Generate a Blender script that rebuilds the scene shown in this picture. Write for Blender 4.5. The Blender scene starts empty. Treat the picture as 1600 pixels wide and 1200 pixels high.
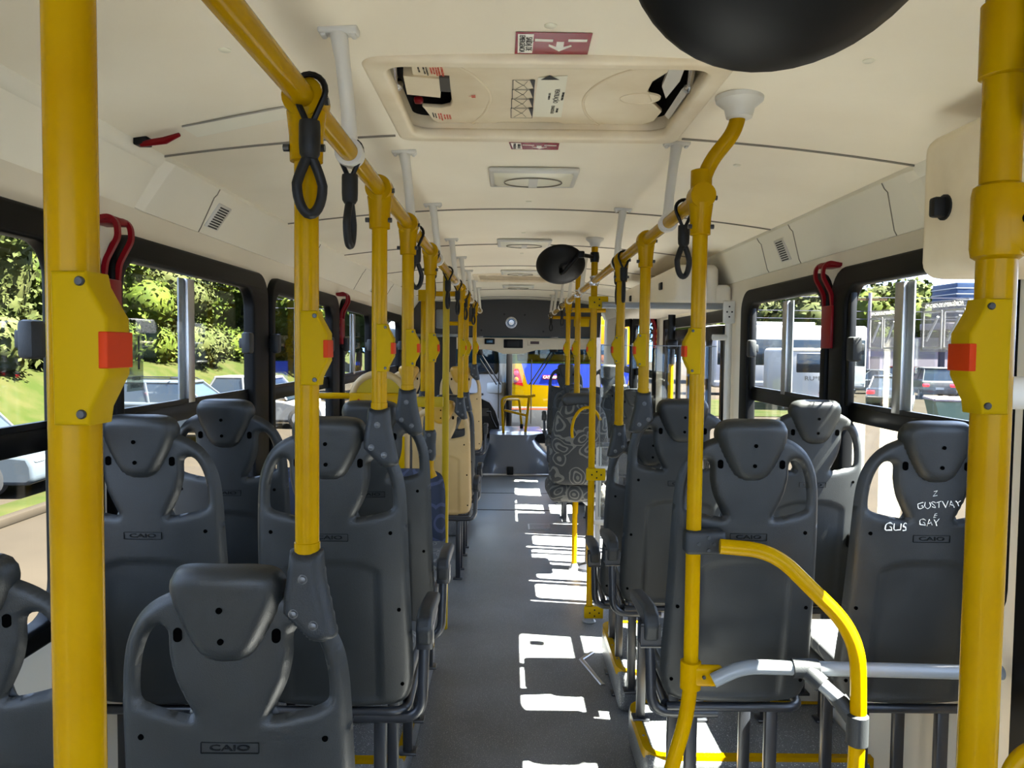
import bpy, bmesh, math, random
import numpy as np
from mathutils import Vector, Matrix

PI = math.pi
C = bpy.context.scene.collection
sc = bpy.context.scene

# ------------------------------------------------------------------ camera
EYE = 1.72                      # height of the camera over the aisle floor
FPX = 1200.0
cam_d = bpy.data.cameras.new('camera')
cam_d.sensor_width = 36.0
cam_d.lens = 36.0 * FPX / 1600.0
cam_d.clip_start = 0.05
cam_d.clip_end = 600
cam = bpy.data.objects.new('camera', cam_d)
C.objects.link(cam)
PITCH = math.atan(57 / FPX)
ROLL = math.radians(0.6)
YAW = math.radians(-0.17)
RCAM = Matrix.Rotation(YAW, 3, 'Z') @ Matrix.Rotation(PI / 2 - PITCH, 3, 'X') @ Matrix.Rotation(ROLL, 3, 'Z')
cam.matrix_world = Matrix.Translation((0, 0, EYE)) @ RCAM.to_4x4()
sc.camera = cam


def at(px, py, Y):
    """World point that stands at depth Y (metres along the bus) and shows at that place of the photograph."""
    r = RCAM @ Vector(((px - 800) / FPX, (600 - py) / FPX, -1))
    t = Y / r.y
    return Vector((r.x * t, Y, EYE + r.z * t))


# ------------------------------------------------------------------ world, sun, exposure
sc.view_settings.view_transform = 'Standard'
sc.view_settings.look = 'None'
sc.view_settings.gamma = 1.0
sc.view_settings.exposure = 4.4

w = bpy.data.worlds.new('sky')
sc.world = w
w.use_nodes = True
nt = w.node_tree
nt.nodes.clear()
wo = nt.nodes.new('ShaderNodeOutputWorld')
bg = nt.nodes.new('ShaderNodeBackground')
tc = nt.nodes.new('ShaderNodeTexCoord')
mp = nt.nodes.new('ShaderNodeMapping')
mp.inputs['Scale'].default_value = (3.0, 3.0, 9.0)
nz = nt.nodes.new('ShaderNodeTexNoise')
nz.inputs['Scale'].default_value = 2.2
nz.inputs['Detail'].default_value = 7
cr = nt.nodes.new('ShaderNodeValToRGB')
cr.color_ramp.elements[0].position = 0.44
cr.color_ramp.elements[0].color = (0, 0, 0, 1)
cr.color_ramp.elements[1].position = 0.58
cr.color_ramp.elements[1].color = (1, 1, 1, 1)
sx = nt.nodes.new('ShaderNodeSeparateXYZ')
g = nt.nodes.new('ShaderNodeValToRGB')
g.color_ramp.elements[0].position = 0.0
g.color_ramp.elements[0].color = (0.20, 0.40, 0.80, 1)
g.color_ramp.elements[1].position = 0.6
g.color_ramp.elements[1].color = (0.10, 0.26, 0.66, 1)
mx = nt.nodes.new('ShaderNodeMixRGB')
mx.inputs['Color2'].default_value = (0.86, 0.9, 0.97, 1)
nt.links.new(tc.outputs['Generated'], mp.inputs['Vector'])
nt.links.new(mp.outputs['Vector'], nz.inputs['Vector'])
nt.links.new(nz.outputs['Fac'], cr.inputs['Fac'])
nt.links.new(tc.outputs['Generated'], sx.inputs['Vector'])
nt.links.new(sx.outputs['Z'], g.inputs['Fac'])
nt.links.new(cr.outputs['Color'], mx.inputs['Fac'])
nt.links.new(g.outputs['Color'], mx.inputs['Color1'])
nt.links.new(mx.outputs['Color'], bg.inputs['Color'])
bg.inputs['Strength'].default_value = 0.45
nt.links.new(bg.outputs['Background'], wo.inputs['Surface'])

sun_d = bpy.data.lights.new('sun', 'SUN')
sun_d.energy = 10.0
sun_d.angle = math.radians(0.5)
sun_d.color = (1.0, 0.955, 0.87)
sun = bpy.data.objects.new('sun', sun_d)
C.objects.link(sun)
SUN_DIR = Vector((-1.0, 0.16, -1.50)).normalized()
sun.rotation_euler = SUN_DIR.to_track_quat('-Z', 'Y').to_euler()
sun.location = (20, -3, 30)

sc.cycles.diffuse_bounces = 8
sc.cycles.max_bounces = 14
sc.cycles.transparent_max_bounces = 24
random.seed(7)
rng = np.random.default_rng(7)


# ------------------------------------------------------------------ materials
MATS = {}


def lin(c):
    return tuple(((v / 255) / 12.92 if v / 255 <= 0.04045 else ((v / 255 + 0.055) / 1.055) ** 2.4) for v in c)


# outdoor surfaces: all a little darker than they look through the open exposure of the cabin
OUTDOOR = {'asphalt': .125, 'concrete': .125, 'grass': .13, 'leaf_a': .085, 'leaf_b': .09, 'leaf_c': .08, 'car_white': .16, 'car_silver': .2, 'car_red': .2, 'car_grey': .3, 'coach_white': .48,
           'bus_yellow': .19, 'bus_blue': .24, 'bus_orange': .19, 'tank_blue': .2, 'wall_pale': .45, 'green_bin': .2, 'bark': .5, 'roof_dark': .4}


def mat(name, col, rough=0.5, metal=0.0, var=0.0, vscale=8.0, bump=0.0, bscale=200.0, spec=0.5, coat=0.0, emit=None, col2=None, trans=0.0, dusty=0.0):
    if name in OUTDOOR:
        k_ = OUTDOOR[name]
        spec = 0.03
        coat = min(coat, 0.12)
        col = tuple(v * k_ for v in col)
        col2 = tuple(v * k_ for v in col2) if col2 else None
    m = bpy.data.materials.new(name)
    m.use_nodes = True
    n = m.node_tree
    b = n.nodes['Principled BSDF']
    b.inputs['Base Color'].default_value = (*col, 1)
    b.inputs['Roughness'].default_value = rough
    b.inputs['Metallic'].default_value = metal
    b.inputs['Specular IOR Level'].default_value = spec
    b.inputs['Coat Weight'].default_value = coat
    if trans:
        b.inputs['Transmission Weight'].default_value = trans
    if emit:
        b.inputs['Emission Color'].default_value = (*emit[0], 1)
        b.inputs['Emission Strength'].default_value = emit[1]
    t = None
    if var or bump:
        t = n.nodes.new('ShaderNodeTexCoord')
    if var:
        a = n.nodes.new('ShaderNodeTexNoise')
        a.inputs['Scale'].default_value = vscale
        a.inputs['Detail'].default_value = 6
        n.links.new(t.outputs['Object'], a.inputs['Vector'])
        r = n.nodes.new('ShaderNodeValToRGB')
        r.color_ramp.elements[0].position = 0.35
        r.color_ramp.elements[1].position = 0.65
        c2 = col2 if col2 else tuple(max(0, v * (1 - var)) for v in col)
        r.color_ramp.elements[0].color = (*c2, 1)
        r.color_ramp.elements[1].color = (*col, 1)
        n.links.new(a.outputs['Fac'], r.inputs['Fac'])
        n.links.new(r.outputs['Color'], b.inputs['Base Color'])
        r2 = n.nodes.new('ShaderNodeMapRange')
        r2.inputs['To Min'].default_value = rough * 0.8
        r2.inputs['To Max'].default_value = min(1, rough * 1.25)
        n.links.new(a.outputs['Fac'], r2.inputs['Value'])
        n.links.new(r2.outputs['Result'], b.inputs['Roughness'])
    if bump:
        a2 = n.nodes.new('ShaderNodeTexNoise')
        a2.inputs['Scale'].default_value = bscale
        a2.inputs['Detail'].default_value = 3
        n.links.new(t.outputs['Object'], a2.inputs['Vector'])
        bp = n.nodes.new('ShaderNodeBump')
        bp.inputs['Strength'].default_value = bump
        bp.inputs['Distance'].default_value = 0.002
        n.links.new(a2.outputs['Fac'], bp.inputs['Height'])
        n.links.new(bp.outputs['Normal'], b.inputs['Normal'])
    MATS[name] = m
    return m


mat('yellow', lin((158, 122, 0)), 0.22, var=0.10, vscale=9, spec=0.07, col2=lin((150, 112, 0)))
mat('yellow_box', lin((156, 126, 0)), 0.5, spec=0.06)
mat('olive_yellow', lin((146, 122, 8)), 0.4, spec=0.15)
mat('grey_seat', lin((35, 37, 37)), 0.40, var=0.25, vscale=7, spec=0.35, bump=0.25, bscale=500)
mat('grey_sleeve', lin((33, 35, 36)), 0.5, spec=0.3, bump=0.3, bscale=400)
mat('seat_hole', (0.001, 0.001, 0.001), 0.7, spec=0.0)
mat('beige_seat', lin((156, 130, 82)), 0.45, var=0.12, vscale=6)
mat('mustard', lin((150, 112, 16)), 0.5)
mat('rubber', lin((20, 20, 20)), 0.5, spec=0.25, var=0.3, vscale=30)
mat('black', lin((6, 6, 6)), 0.4, spec=0.2)
mat('gasket', lin((5, 5, 5)), 0.5, spec=0.12)
mat('black_matt', lin((14, 14, 15)), 0.7)
mat('black_metal', lin((28, 30, 34)), 0.35, spec=0.6)
mat('white_enamel', lin((196, 194, 186)), 0.35)
mat('ceiling', lin((240, 232, 212)), 0.55, var=0.06, vscale=1.5, col2=lin((232, 222, 200)), bump=0.05, bscale=120)
mat('cove', lin((222, 217, 200)), 0.4, var=0.06, vscale=2)
mat('wall', lin((216, 208, 190)), 0.45, var=0.06, vscale=2)
mat('hatch_beige', lin((226, 214, 188)), 0.45, var=0.10, vscale=5, col2=lin((214, 198, 168)))
mat('seam', lin((120, 114, 102)), 0.7)
mat('red', lin((112, 4, 14)), 0.35, spec=0.2)
mat('red_film', lin((140, 12, 40)), 0.25)
mat('white_print', lin((235, 232, 222)), 0.6)
mat('black_print', lin((30, 30, 30)), 0.6)
mat('red_print', lin((214, 70, 50)), 0.6)
mat('orange', lin((168, 48, 6)), 0.5, spec=0.1)
mat('pale_plate', lin((236, 232, 214)), 0.5)
mat('steel', (0.55, 0.55, 0.55), 0.25, metal=1.0)
mat('bolt_metal', (0.10, 0.10, 0.10), 0.45, metal=1.0)
mat('mark_grey', lin((13, 14, 14)), 0.6, spec=0.1)
mat('alu', (0.5, 0.5, 0.5), 0.35, metal=1.0)
mat('grey_tube', lin((112, 116, 118)), 0.3)
mat('lamp_cover', lin((222, 218, 196)), 0.3)
mat('header', lin((58, 56, 54)), 0.5)
mat('engine', lin((84, 92, 104)), 0.28, spec=0.6, coat=0.4)
mat('console', lin((206, 192, 166)), 0.5)
mat('screen_blue', lin((50, 90, 120)), 0.2)
mat('screen_dark', lin((60, 20, 14)), 0.3)
mat('mirror_back', lin((12, 12, 12)), 0.45, spec=0.2)
mat('asphalt', lin((88, 82, 72)), 0.9, var=0.25, vscale=0.6)
mat('concrete', lin((98, 88, 75)), 0.9, var=0.2, vscale=0.8)
mat('grass', lin((68, 82, 30)), 0.9, var=0.5, vscale=1.2, col2=lin((90, 90, 48)))
mat('leaf_a', lin((156, 174, 66)), 0.7, var=0.5, vscale=0.9, col2=lin((96, 120, 40)))
mat('leaf_b', lin((100, 122, 56)), 0.7, var=0.5, vscale=0.7, col2=lin((56, 78, 30)))
mat('leaf_c', lin((148, 154, 92)), 0.7, var=0.5, vscale=0.9, col2=lin((100, 116, 54)))
mat('bark', lin((80, 66, 50)), 0.9)
mat('car_black', lin((28, 32, 40)), 0.2, coat=1.0)
mat('car_grey', lin((80, 88, 96)), 0.22, coat=1.0)
mat('car_white', lin((160, 162, 166)), 0.25, coat=1.0)
mat('car_silver', lin((128, 134, 142)), 0.25, coat=1.0)
mat('car_red', lin((206, 20, 30)), 0.25, coat=1.0)
mat('car_glass', lin((16, 22, 28)), 0.12, spec=0.4)
mat('coach_white', lin((164, 164, 166)), 0.35)
mat('tyre', lin((24, 24, 24)), 0.8)
mat('tail_red', lin((220, 20, 40)), 0.25, emit=((0.8, 0.02, 0.03), 0.15))
mat('bus_yellow', lin((252, 196, 0)), 0.3)
mat('bus_blue', lin((60, 84, 220)), 0.25)
mat('bus_orange', lin((255, 150, 30)), 0.3)
mat('tank_blue', lin((70, 96, 140)), 0.5)
mat('wall_pale', lin((140, 132, 142)), 0.8)
mat('roof_dark', lin((70, 70, 84)), 0.8)
mat('green_bin', lin((150, 176, 160)), 0.6)


def bands(name, base, line, accent, scale=9.0, fine=True):
    """Woven bus upholstery: rings and swirls."""
    m = bpy.data.materials.new(name)
    m.use_nodes = True
    n = m.node_tree
    b = n.nodes['Principled BSDF']
    b.inputs['Roughness'].default_value = 0.9
    t = n.nodes.new('ShaderNodeTexCoord')
    nz_ = n.nodes.new('ShaderNodeTexNoise')
    nz_.inputs['Scale'].default_value = 4.0
    mixv = n.nodes.new('ShaderNodeMixRGB')
    mixv.inputs['Fac'].default_value = 0.18
    v = n.nodes.new('ShaderNodeTexVoronoi')
    v.inputs['Scale'].default_value = scale
    n.links.new(t.outputs['Object'], nz_.inputs['Vector'])
    n.links.new(t.outputs['Object'], mixv.inputs['Color1'])
    n.links.new(nz_.outputs['Color'], mixv.inputs['Color2'])
    n.links.new(mixv.outputs['Color'], v.inputs['Vector'])
    r = n.nodes.new('ShaderNodeValToRGB')
    r.color_ramp.interpolation = 'CONSTANT'
    e = r.color_ramp.elements
    e[0].position = 0.0
    e[0].color = (*accent, 1)
    e[1].position = 0.13
    e[1].color = (*base, 1)
    for p, c in ((0.26, line), (0.34, base), (0.5, line), (0.57, base)):
        q = e.new(p)
        q.color = (*c, 1)
    n.links.new(v.outputs['Distance'], r.inputs['Fac'])
    n.links.new(r.outputs['Color'], b.inputs['Base Color'])
    MATS[name] = m


bands('fabric_grey', lin((62, 64, 66)), lin((104, 104, 100)), lin((130, 112, 20)), 14.0)
bands('fabric_dark', lin((42, 42, 40)), lin((88, 86, 78)), lin((82, 80, 72)), 9.0)
bands('fabric_blue', lin((28, 34, 50)), lin((50, 56, 78)), lin((112, 70, 54)), 6.0)


def glass_mat(name, tint=(1, 1, 1), refl=0.06, haze=0.0):
    m = bpy.data.materials.new(name)
    m.use_nodes = True
    n = m.node_tree
    n.nodes.clear()
    o = n.nodes.new('ShaderNodeOutputMaterial')
    tr = n.nodes.new('ShaderNodeBsdfTransparent')
    tr.inputs['Color'].default_value = (*tint, 1)
    gl = n.nodes.new('ShaderNodeBsdfGlossy')
    gl.inputs['Roughness'].default_value = 0.02
    lw = n.nodes.new('ShaderNodeLayerWeight')
    lw.inputs['Blend'].default_value = 0.5
    pw = n.nodes.new('ShaderNodeMath')
    pw.operation = 'POWER'
    pw.inputs[1].default_value = 4.0
    n.links.new(lw.outputs['Facing'], pw.inputs[0])
    fr = n.nodes.new('ShaderNodeMath')
    fr.operation = 'MULTIPLY_ADD'
    fr.inputs[1].default_value = 0.35
    fr.inputs[2].default_value = 0.025
    n.links.new(pw.outputs[0], fr.inputs[0])
    mx_ = n.nodes.new('ShaderNodeMixShader')
    n.links.new(fr.outputs[0], mx_.inputs['Fac'])
    n.links.new(tr.outputs['BSDF'], mx_.inputs[1])
    n.links.new(gl.outputs['BSDF'], mx_.inputs[2])
    last = mx_
    if haze:
        df = n.nodes.new('ShaderNodeBsdfDiffuse')
        df.inputs['Color'].default_value = (0.16, 0.16, 0.165, 1) if name != "film_line" else (0.5, 0.5, 0.5, 1)
        m2 = n.nodes.new('ShaderNodeMixShader')
        m2.inputs['Fac'].default_value = haze
        n.links.new(mx_.outputs['Shader'], m2.inputs[1])
        n.links.new(df.outputs['BSDF'], m2.inputs[2])
        last = m2
    n.links.new(last.outputs['Shader'], o.inputs['Surface'])
    MATS[name] = m


glass_mat('glass', (0.94, 0.96, 0.95))
glass_mat('film', (0.92, 0.92, 0.92), haze=0.26)
glass_mat('tint_band', (0.34, 0.50, 0.56))
glass_mat('film_line', (0.9, 0.9, 0.9), haze=0.9)
glass_mat('sticker_clear', (0.75, 0.8, 0.7), haze=0.3)


def floor_mat():
    m = bpy.data.materials.new('floor_vinyl')
    m.use_nodes = True
    n = m.node_tree
    b = n.nodes['Principled BSDF']
    t = n.nodes.new('ShaderNodeTexCoord')
    v = n.nodes.new('ShaderNodeTexNoise')
    v.inputs['Scale'].default_value = 260
    v.inputs['Detail'].default_value = 1
    a = n.nodes.new('ShaderNodeTexNoise')
    a.inputs['Scale'].default_value = 2.5
    a.inputs['Detail'].default_value = 6
    r = n.nodes.new('ShaderNodeValToRGB')
    r.color_ramp.elements[0].position = 0.3
    r.color_ramp.elements[0].color = (*lin((74, 76, 76)), 1)
    r.color_ramp.elements[1].position = 0.7
    r.color_ramp.elements[1].color = (*lin((98, 100, 101)), 1)
    r2 = n.nodes.new('ShaderNodeValToRGB')
    r2.color_ramp.elements[0].position = 0.66
    r2.color_ramp.elements[0].color = (0, 0, 0, 1)
    r2.color_ramp.elements[1].position = 0.70
    r2.color_ramp.elements[1].color = (1, 1, 1, 1)
    mm = n.nodes.new('ShaderNodeMixRGB')
    mm.inputs['Color2'].default_value = (0.6, 0.6, 0.6, 1)
    n.links.new(t.outputs['Object'], v.inputs['Vector'])
    n.links.new(t.outputs['Object'], a.inputs['Vector'])
    n.links.new(a.outputs['Fac'], r.inputs['Fac'])
    n.links.new(v.outputs['Fac'], r2.inputs['Fac'])
    n.links.new(r2.outputs['Color'], mm.inputs['Fac'])
    n.links.new(r.outputs['Color'], mm.inputs['Color1'])
    n.links.new(mm.outputs['Color'], b.inputs['Base Color'])
    rr = n.nodes.new('ShaderNodeMapRange')
    rr.inputs['To Min'].default_value = 0.32
    rr.inputs['To Max'].default_value = 0.5
    n.links.new(a.outputs['Fac'], rr.inputs['Value'])
    n.links.new(rr.outputs['Result'], b.inputs['Roughness'])
    MATS['floor_vinyl'] = m


floor_mat()


# ------------------------------------------------------------------ mesh building
def fillet(pts, r, n=6):
    """Round the corners of an open polyline."""
    pts = [Vector(p) for p in pts]
    out = [pts[0]]
    for i in range(1, len(pts) - 1):
        a, b, c = pts[i - 1], pts[i], pts[i + 1]
        d1, d2 = (a - b), (c - b)
        l = min(r, d1.length * 0.49, d2.length * 0.49)
        p, q = b + d1.normalized() * l, b + d2.normalized() * l
        for k in range(n + 1):
            t = k / n
            out.append((1 - t) ** 2 * p + 2 * t * (1 - t) * b + t * t * q)
    out.append(pts[-1])
    return out


class MB:
    def __init__(s):
        s.v, s.f = [], []

    def add(s, vs, fs, M=None):
        k = len(s.v)
        for p in vs:
            p = Vector(p)
            s.v.append(tuple(M @ p) if M is not None else tuple(p))
        s.f += [tuple(i + k for i in f) for f in fs]
        return s

    def box(s, x0, x1, y0, y1, z0, z1, bev=0.0, seg=2, M=None):
        bm = bmesh.new()
        bmesh.ops.create_cube(bm, size=1)
        for v in bm.verts:
            v.co = Vector(((x0 + x1) / 2 + v.co.x * (x1 - x0), (y0 + y1) / 2 + v.co.y * (y1 - y0), (z0 + z1) / 2 + v.co.z * (z1 - z0)))
        if bev > 0:
            bev = min(bev, abs(x1 - x0) * .49, abs(y1 - y0) * .49, abs(z1 - z0) * .49)
            bmesh.ops.bevel(bm, geom=list(bm.edges), offset=bev, segments=seg, profile=0.5, affect='EDGES')
        bm.verts.index_update()
        s.add([v.co.copy() for v in bm.verts], [[v.index for v in f.verts] for f in bm.faces], M)
        bm.free()
        return s

    def tube(s, pts, r, n=16, cap=True, M=None, sx=1.0):
        pts = [Vector(p) for p in pts]
        rs = r if isinstance(r, (list, tuple)) else [r] * len(pts)
        vs, fs = [], []
        ref = None
        for i, p in enumerate(pts):
            a = pts[max(i - 1, 0)]
            b = pts[min(i + 1, len(pts) - 1)]
            t = (b - a).normalized()
            if ref is None:
                ref = Vector((0, 0, 1)) if abs(t.z) < 0.9 else Vector((1, 0, 0))
            u = (ref - t * ref.dot(t)).normalized()
            w_ = t.cross(u)
            ref = u
            for k in range(n):
                an = 2 * PI * k / n
                vs.append(p + (u * math.cos(an) * sx + w_ * math.sin(an)) * rs[i])
        m = len(pts)
        for i in range(m - 1):
            for k in range(n):
                a, b = i * n + k, i * n + (k + 1) % n
                fs.append((a, b, b + n, a + n))
        if cap:
            fs.append(tuple(range(n))[::-1])
            fs.append(tuple((m - 1) * n + k for k in range(n)))
        return s.add(vs, fs, M)

    def loop(s, pts, r, n=10, M=None):
        """Closed tube."""
        pts = [Vector(p) for p in pts]
        m = len(pts)
        nor = Vector((0, 0, 0))
        for i in range(m):
            nor += pts[i].cross(pts[(i + 1) % m])
        nor = nor.normalized() if nor.length > 1e-9 else Vector((0, 0, 1))
        vs, fs = [], []
        for i, p in enumerate(pts):
            t = (pts[(i + 1) % m] - pts[i - 1]).normalized()
            u = t.cross(nor).normalized()
            for k in range(n):
                an = 2 * PI * k / n
                vs.append(p + (u * math.cos(an) + nor * math.sin(an)) * r)
        for i in range(m):
            for k in range(n):
                j = (i + 1) % m
                fs.append((i * n + k, i * n + (k + 1) % n, j * n + (k + 1) % n, j * n + k))
        return s.add(vs, fs, M)

    def lathe(s, prof, n=24, M=None):
        """prof: list of (radius, z)."""
        vs, fs = [], []
        for (r, z) in prof:
            for k in range(n):
                an = 2 * PI * k / n
                vs.append((r * math.cos(an), r * math.sin(an), z))
        for i in range(len(prof) - 1):
            for k in range(n):
                a, b = i * n + k, i * n + (k + 1) % n
                fs.append((a, b, b + n, a + n))
        fs.append(tuple(range(n))[::-1])
        fs.append(tuple((len(prof) - 1) * n + k for k in range(n)))
        return s.add(vs, fs, M)

    def cyl(s, a, b, r, n=16, r2=None):
        return s.tube([a, b], [r, r if r2 is None else r2], n)

    def quad(s, a, b, c, d):
        return s.add([a, b, c, d], [(0, 1, 2, 3)])

    def prism(s, poly, a0, a1, axis='y', M=None):
        """Extrude a 2-D polygon (list of 2-tuples) from a0 to a1 along an axis."""
        m = len(poly)
        f3 = {'x': lambda p, a: (a, p[0], p[1]), 'y': lambda p, a: (p[0], a, p[1]), 'z': lambda p, a: (p[0], p[1], a)}[axis]
        vs = [f3(p, a0) for p in poly] + [f3(p, a1) for p in poly]
        fs = [tuple(range(m)), tuple(range(m, 2 * m))[::-1]]
        for i in range(m):
            j = (i + 1) % m
            fs.append((i, i + m, j + m, j))
        return s.add(vs, fs, M)

    def mesh(s, name, material, smooth=40):
        me = bpy.data.meshes.new(name)
        me.from_pydata(s.v, [], s.f)
        fin(me, material, smooth)
        return me


def fin(me, material, smooth=40):
    bm = bmesh.new()
    bm.from_mesh(me)
    bmesh.ops.recalc_face_normals(bm, faces=bm.faces)
    bm.to_mesh(me)
    bm.free()
    if smooth:
        me.shade_smooth()
        me.set_sharp_from_angle(angle=math.radians(smooth))
    if material:
        me.materials.append(MATS[material])
    me.update()


def link(name, me, parent=None, loc=(0, 0, 0), rot=(0, 0, 0), scale=None):
    o = bpy.data.objects.new(name, me)
    C.objects.link(o)
    if parent is not None:
        o.parent = parent
    o.location = loc
    o.rotation_euler = rot
    if scale:
        o.scale = scale
    return o


def part(name, mb, material, parent=None, smooth=40, **k):
    return link(name, mb.mesh(name, material, smooth), parent, **k)


def tag(o, label=None, cat=None, group=None, kind=None):
    if label:
        o['label'] = label
    if cat:
        o['category'] = cat
    if group:
        o['group'] = group
    if kind:
        o['kind'] = kind
    return o


def thing(name, label, cat, loc=(0, 0, 0), rotz=0.0, group=None):
    o = bpy.data.objects.new(name, None)
    o.empty_display_size = 0.1
    C.objects.link(o)
    o.location = loc
    o.rotation_euler = (0, 0, rotz)
    return tag(o, label, cat, group)


def struct(o, label=None):
    o['kind'] = 'structure'
    if label:
        o['label'] = label
    return o


def from_curve(cd):
    o = bpy.data.objects.new('tmp', cd)
    C.objects.link(o)
    dg = bpy.context.evaluated_depsgraph_get()
    dg.update()
    me = bpy.data.meshes.new_from_object(o.evaluated_get(dg))
    bpy.data.objects.remove(o)
    return me


def plate_mesh(name, outlines, thick, material, bevel=0.0, plane='xz', smooth=35, seg=2):
    """A flat plate with holes: outlines[0] is the outer edge, the others are holes. Centred on its own plane."""
    cd = bpy.data.curves.new(name, 'CURVE')
    cd.dimensions = '2D'
    cd.fill_mode = 'BOTH'
    cd.extrude = max(thick / 2 - bevel, 0.0)
    cd.bevel_depth = bevel
    cd.bevel_resolution = seg
    cd.offset = -bevel
    for ol in outlines:
        s = cd.splines.new('POLY')
        s.points.add(len(ol) - 1)
        for i, p in enumerate(ol):
            s.points[i].co = (p[0], p[1], 0, 1)
        s.use_cyclic_u = True
    me = from_curve(cd)
    me.name = name
    if plane == 'xz':
        me.transform(Matrix.Rotation(PI / 2, 4, 'X'))
    elif plane == 'yz':
        me.transform(Matrix(((0, 0, 1, 0), (1, 0, 0, 0), (0, 1, 0, 0), (0, 0, 0, 1))))
    bm = bmesh.new()
    bm.from_mesh(me)
    bmesh.ops.remove_doubles(bm, verts=bm.verts, dist=1e-5)
    bm.to_mesh(me)
    bm.free()
    me.materials.clear()
    fin(me, material, smooth)
    return me


def rrect(x0, x1, y0, y1, r, n=6):
    out = []
    for cx, cy, a in ((x1 - r, y1 - r, 0), (x0 + r, y1 - r, 90), (x0 + r, y0 + r, 180), (x1 - r, y0 + r, 270)):
        for k in range(n + 1):
            t = math.radians(a + 90 * k / n)
            out.append((cx + r * math.cos(t), cy + r * math.sin(t)))
    return out


def ellipse(cx, cy, rx, ry, n=32):
    return [(cx + rx * math.cos(2 * PI * k / n), cy + ry * math.sin(2 * PI * k / n)) for k in range(n)]


def smooth_poly(pts, n=8):
    """Closed Catmull-Rom through the points."""
    out = []
    m = len(pts)
    for i in range(m):
        p0, p1, p2, p3 = [np.array(pts[(i + k - 1) % m], float) for k in range(4)]
        for k in range(n):
            t = k / n
            out.append(tuple(0.5 * ((2 * p1) + (-p0 + p2) * t + (2 * p0 - 5 * p1 + 4 * p2 - p3) * t * t + (-p0 + 3 * p1 - 3 * p2 + p3) * t ** 3)))
    return out


def sdf_poly(P, poly):
    """Signed distance (negative inside) of points P (n,2) to a closed polygon."""
    poly = np.array(poly)
    d = np.full(len(P), 1e9)
    ins = np.zeros(len(P), bool)
    for i in range(len(poly)):
        a, b = poly[i], poly[(i + 1) % len(poly)]
        e = b - a
        wv = P - a
        t = np.clip((wv @ e) / max(e @ e, 1e-12), 0, 1)
        d = np.minimum(d, np.hypot(*(wv - t[:, None] * e).T))
        c = ((a[1] > P[:, 1]) != (b[1] > P[:, 1]))
        with np.errstate(divide='ignore', invalid='ignore'):
            xi = (b[0] - a[0]) * (P[:, 1] - a[1]) / (b[1] - a[1] if b[1] != a[1] else 1e-12) + a[0]
        ins ^= c & (P[:, 0] < xi)
    return np.where(ins, -d, d)


def inflate_mesh(name, outer, holes, material, cell=0.008, r=0.018, tb=0.016, tf=0.016, offset=None, relief=None, smooth=60):
    """A moulded shell in the x-z plane: rounded edges of radius r, back face at -tb, front face at +tf.
    offset(u, v) shifts both faces along y; relief(u, v) adds to the back face."""
    def sd(P):
        d = sdf_poly(P, outer)
        for h in holes:
            d = np.maximum(d, -sdf_poly(P, h))
        return d
    o = np.array(outer)
    x0, z0 = o.min(0) - cell
    x1, z1 = o.max(0) + cell
    nx, nz_ = int((x1 - x0) / cell) + 2, int((z1 - z0) / cell) + 2
    X, Z = np.meshgrid(x0 + cell * np.arange(nx), z0 + cell * np.arange(nz_))
    P = np.stack([X.ravel(), Z.ravel()], 1)
    cc = P + cell / 2
    inside = (sd(cc) < 0).reshape(nz_, nx)
    inside[:, -1] = False
    inside[-1, :] = False
    cells = [(i, j) for j in range(nz_ - 1) for i in range(nx - 1) if inside[j, i]]
    idx = {}
    quads = []
    ec = {}
    for (i, j) in cells:
        q = [(i, j), (i + 1, j), (i + 1, j + 1), (i, j + 1)]
        ids = []
        for c in q:
            if c not in idx:
                idx[c] = len(idx)
            ids.append(idx[c])
        quads.append(ids)
        for k in range(4):
            e = tuple(sorted((ids[k], ids[(k + 1) % 4])))
            ec[e] = ec.get(e, 0) + 1
    keys = list(idx.keys())
    V = np.array([P[c[1] * nx + c[0]] for c in keys])
    bedges = [e for e, n in ec.items() if n == 1]
    bset = np.zeros(len(V), bool)
    for a, b in bedges:
        bset[a] = bset[b] = True
    B = V[bset]
    for _ in range(3):
        d = sd(B)
        h = 1e-4
        gx = (sd(B + [h, 0]) - sd(B - [h, 0])) / (2 * h)
        gz = (sd(B + [0, h]) - sd(B - [0, h])) / (2 * h)
        gn = np.maximum(np.hypot(gx, gz), 1e-6)
        B = B - np.stack([gx / gn, gz / gn], 1) * d[:, None]
    V[bset] = B
    # relax the inner vertices a little
    nb = [[] for _ in V]
    for e in ec:
        nb[e[0]].append(e[1])
        nb[e[1]].append(e[0])
    for _ in range(2):
        W = V.copy()
        for i in range(len(V)):
            if not bset[i]:
                W[i] = V[nb[i]].mean(0)
        V = W
    d = np.where(bset, 0, np.maximum(-sd(V), 0))
    s = np.clip(d / r, 0, 1)
    prof = np.sqrt(np.maximum(1 - (1 - s) ** 2, 0))
    off = offset(V[:, 0], V[:, 1]) if offset else np.zeros(len(V))
    rel = relief(V[:, 0], V[:, 1]) if relief else np.zeros(len(V))
    yb = off - tb * prof - rel * s
    yf = off + tf * prof
    n = len(V)
    vs = [(V[i, 0], yb[i], V[i, 1]) for i in range(n)]
    fmap = {}
    for i in range(n):
        if bset[i]:
            fmap[i] = i
        else:
            fmap[i] = len(vs)
            vs.append((V[i, 0], yf[i], V[i, 1]))
    fs = [tuple(q) for q in quads] + [tuple(fmap[i] for i in q[::-1]) for q in quads if not all(bset[i] for i in q)]
    me = bpy.data.meshes.new(name)
    me.from_pydata(vs, [], fs)
    fin(me, material, smooth)
    return me


_txt = {}


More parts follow.
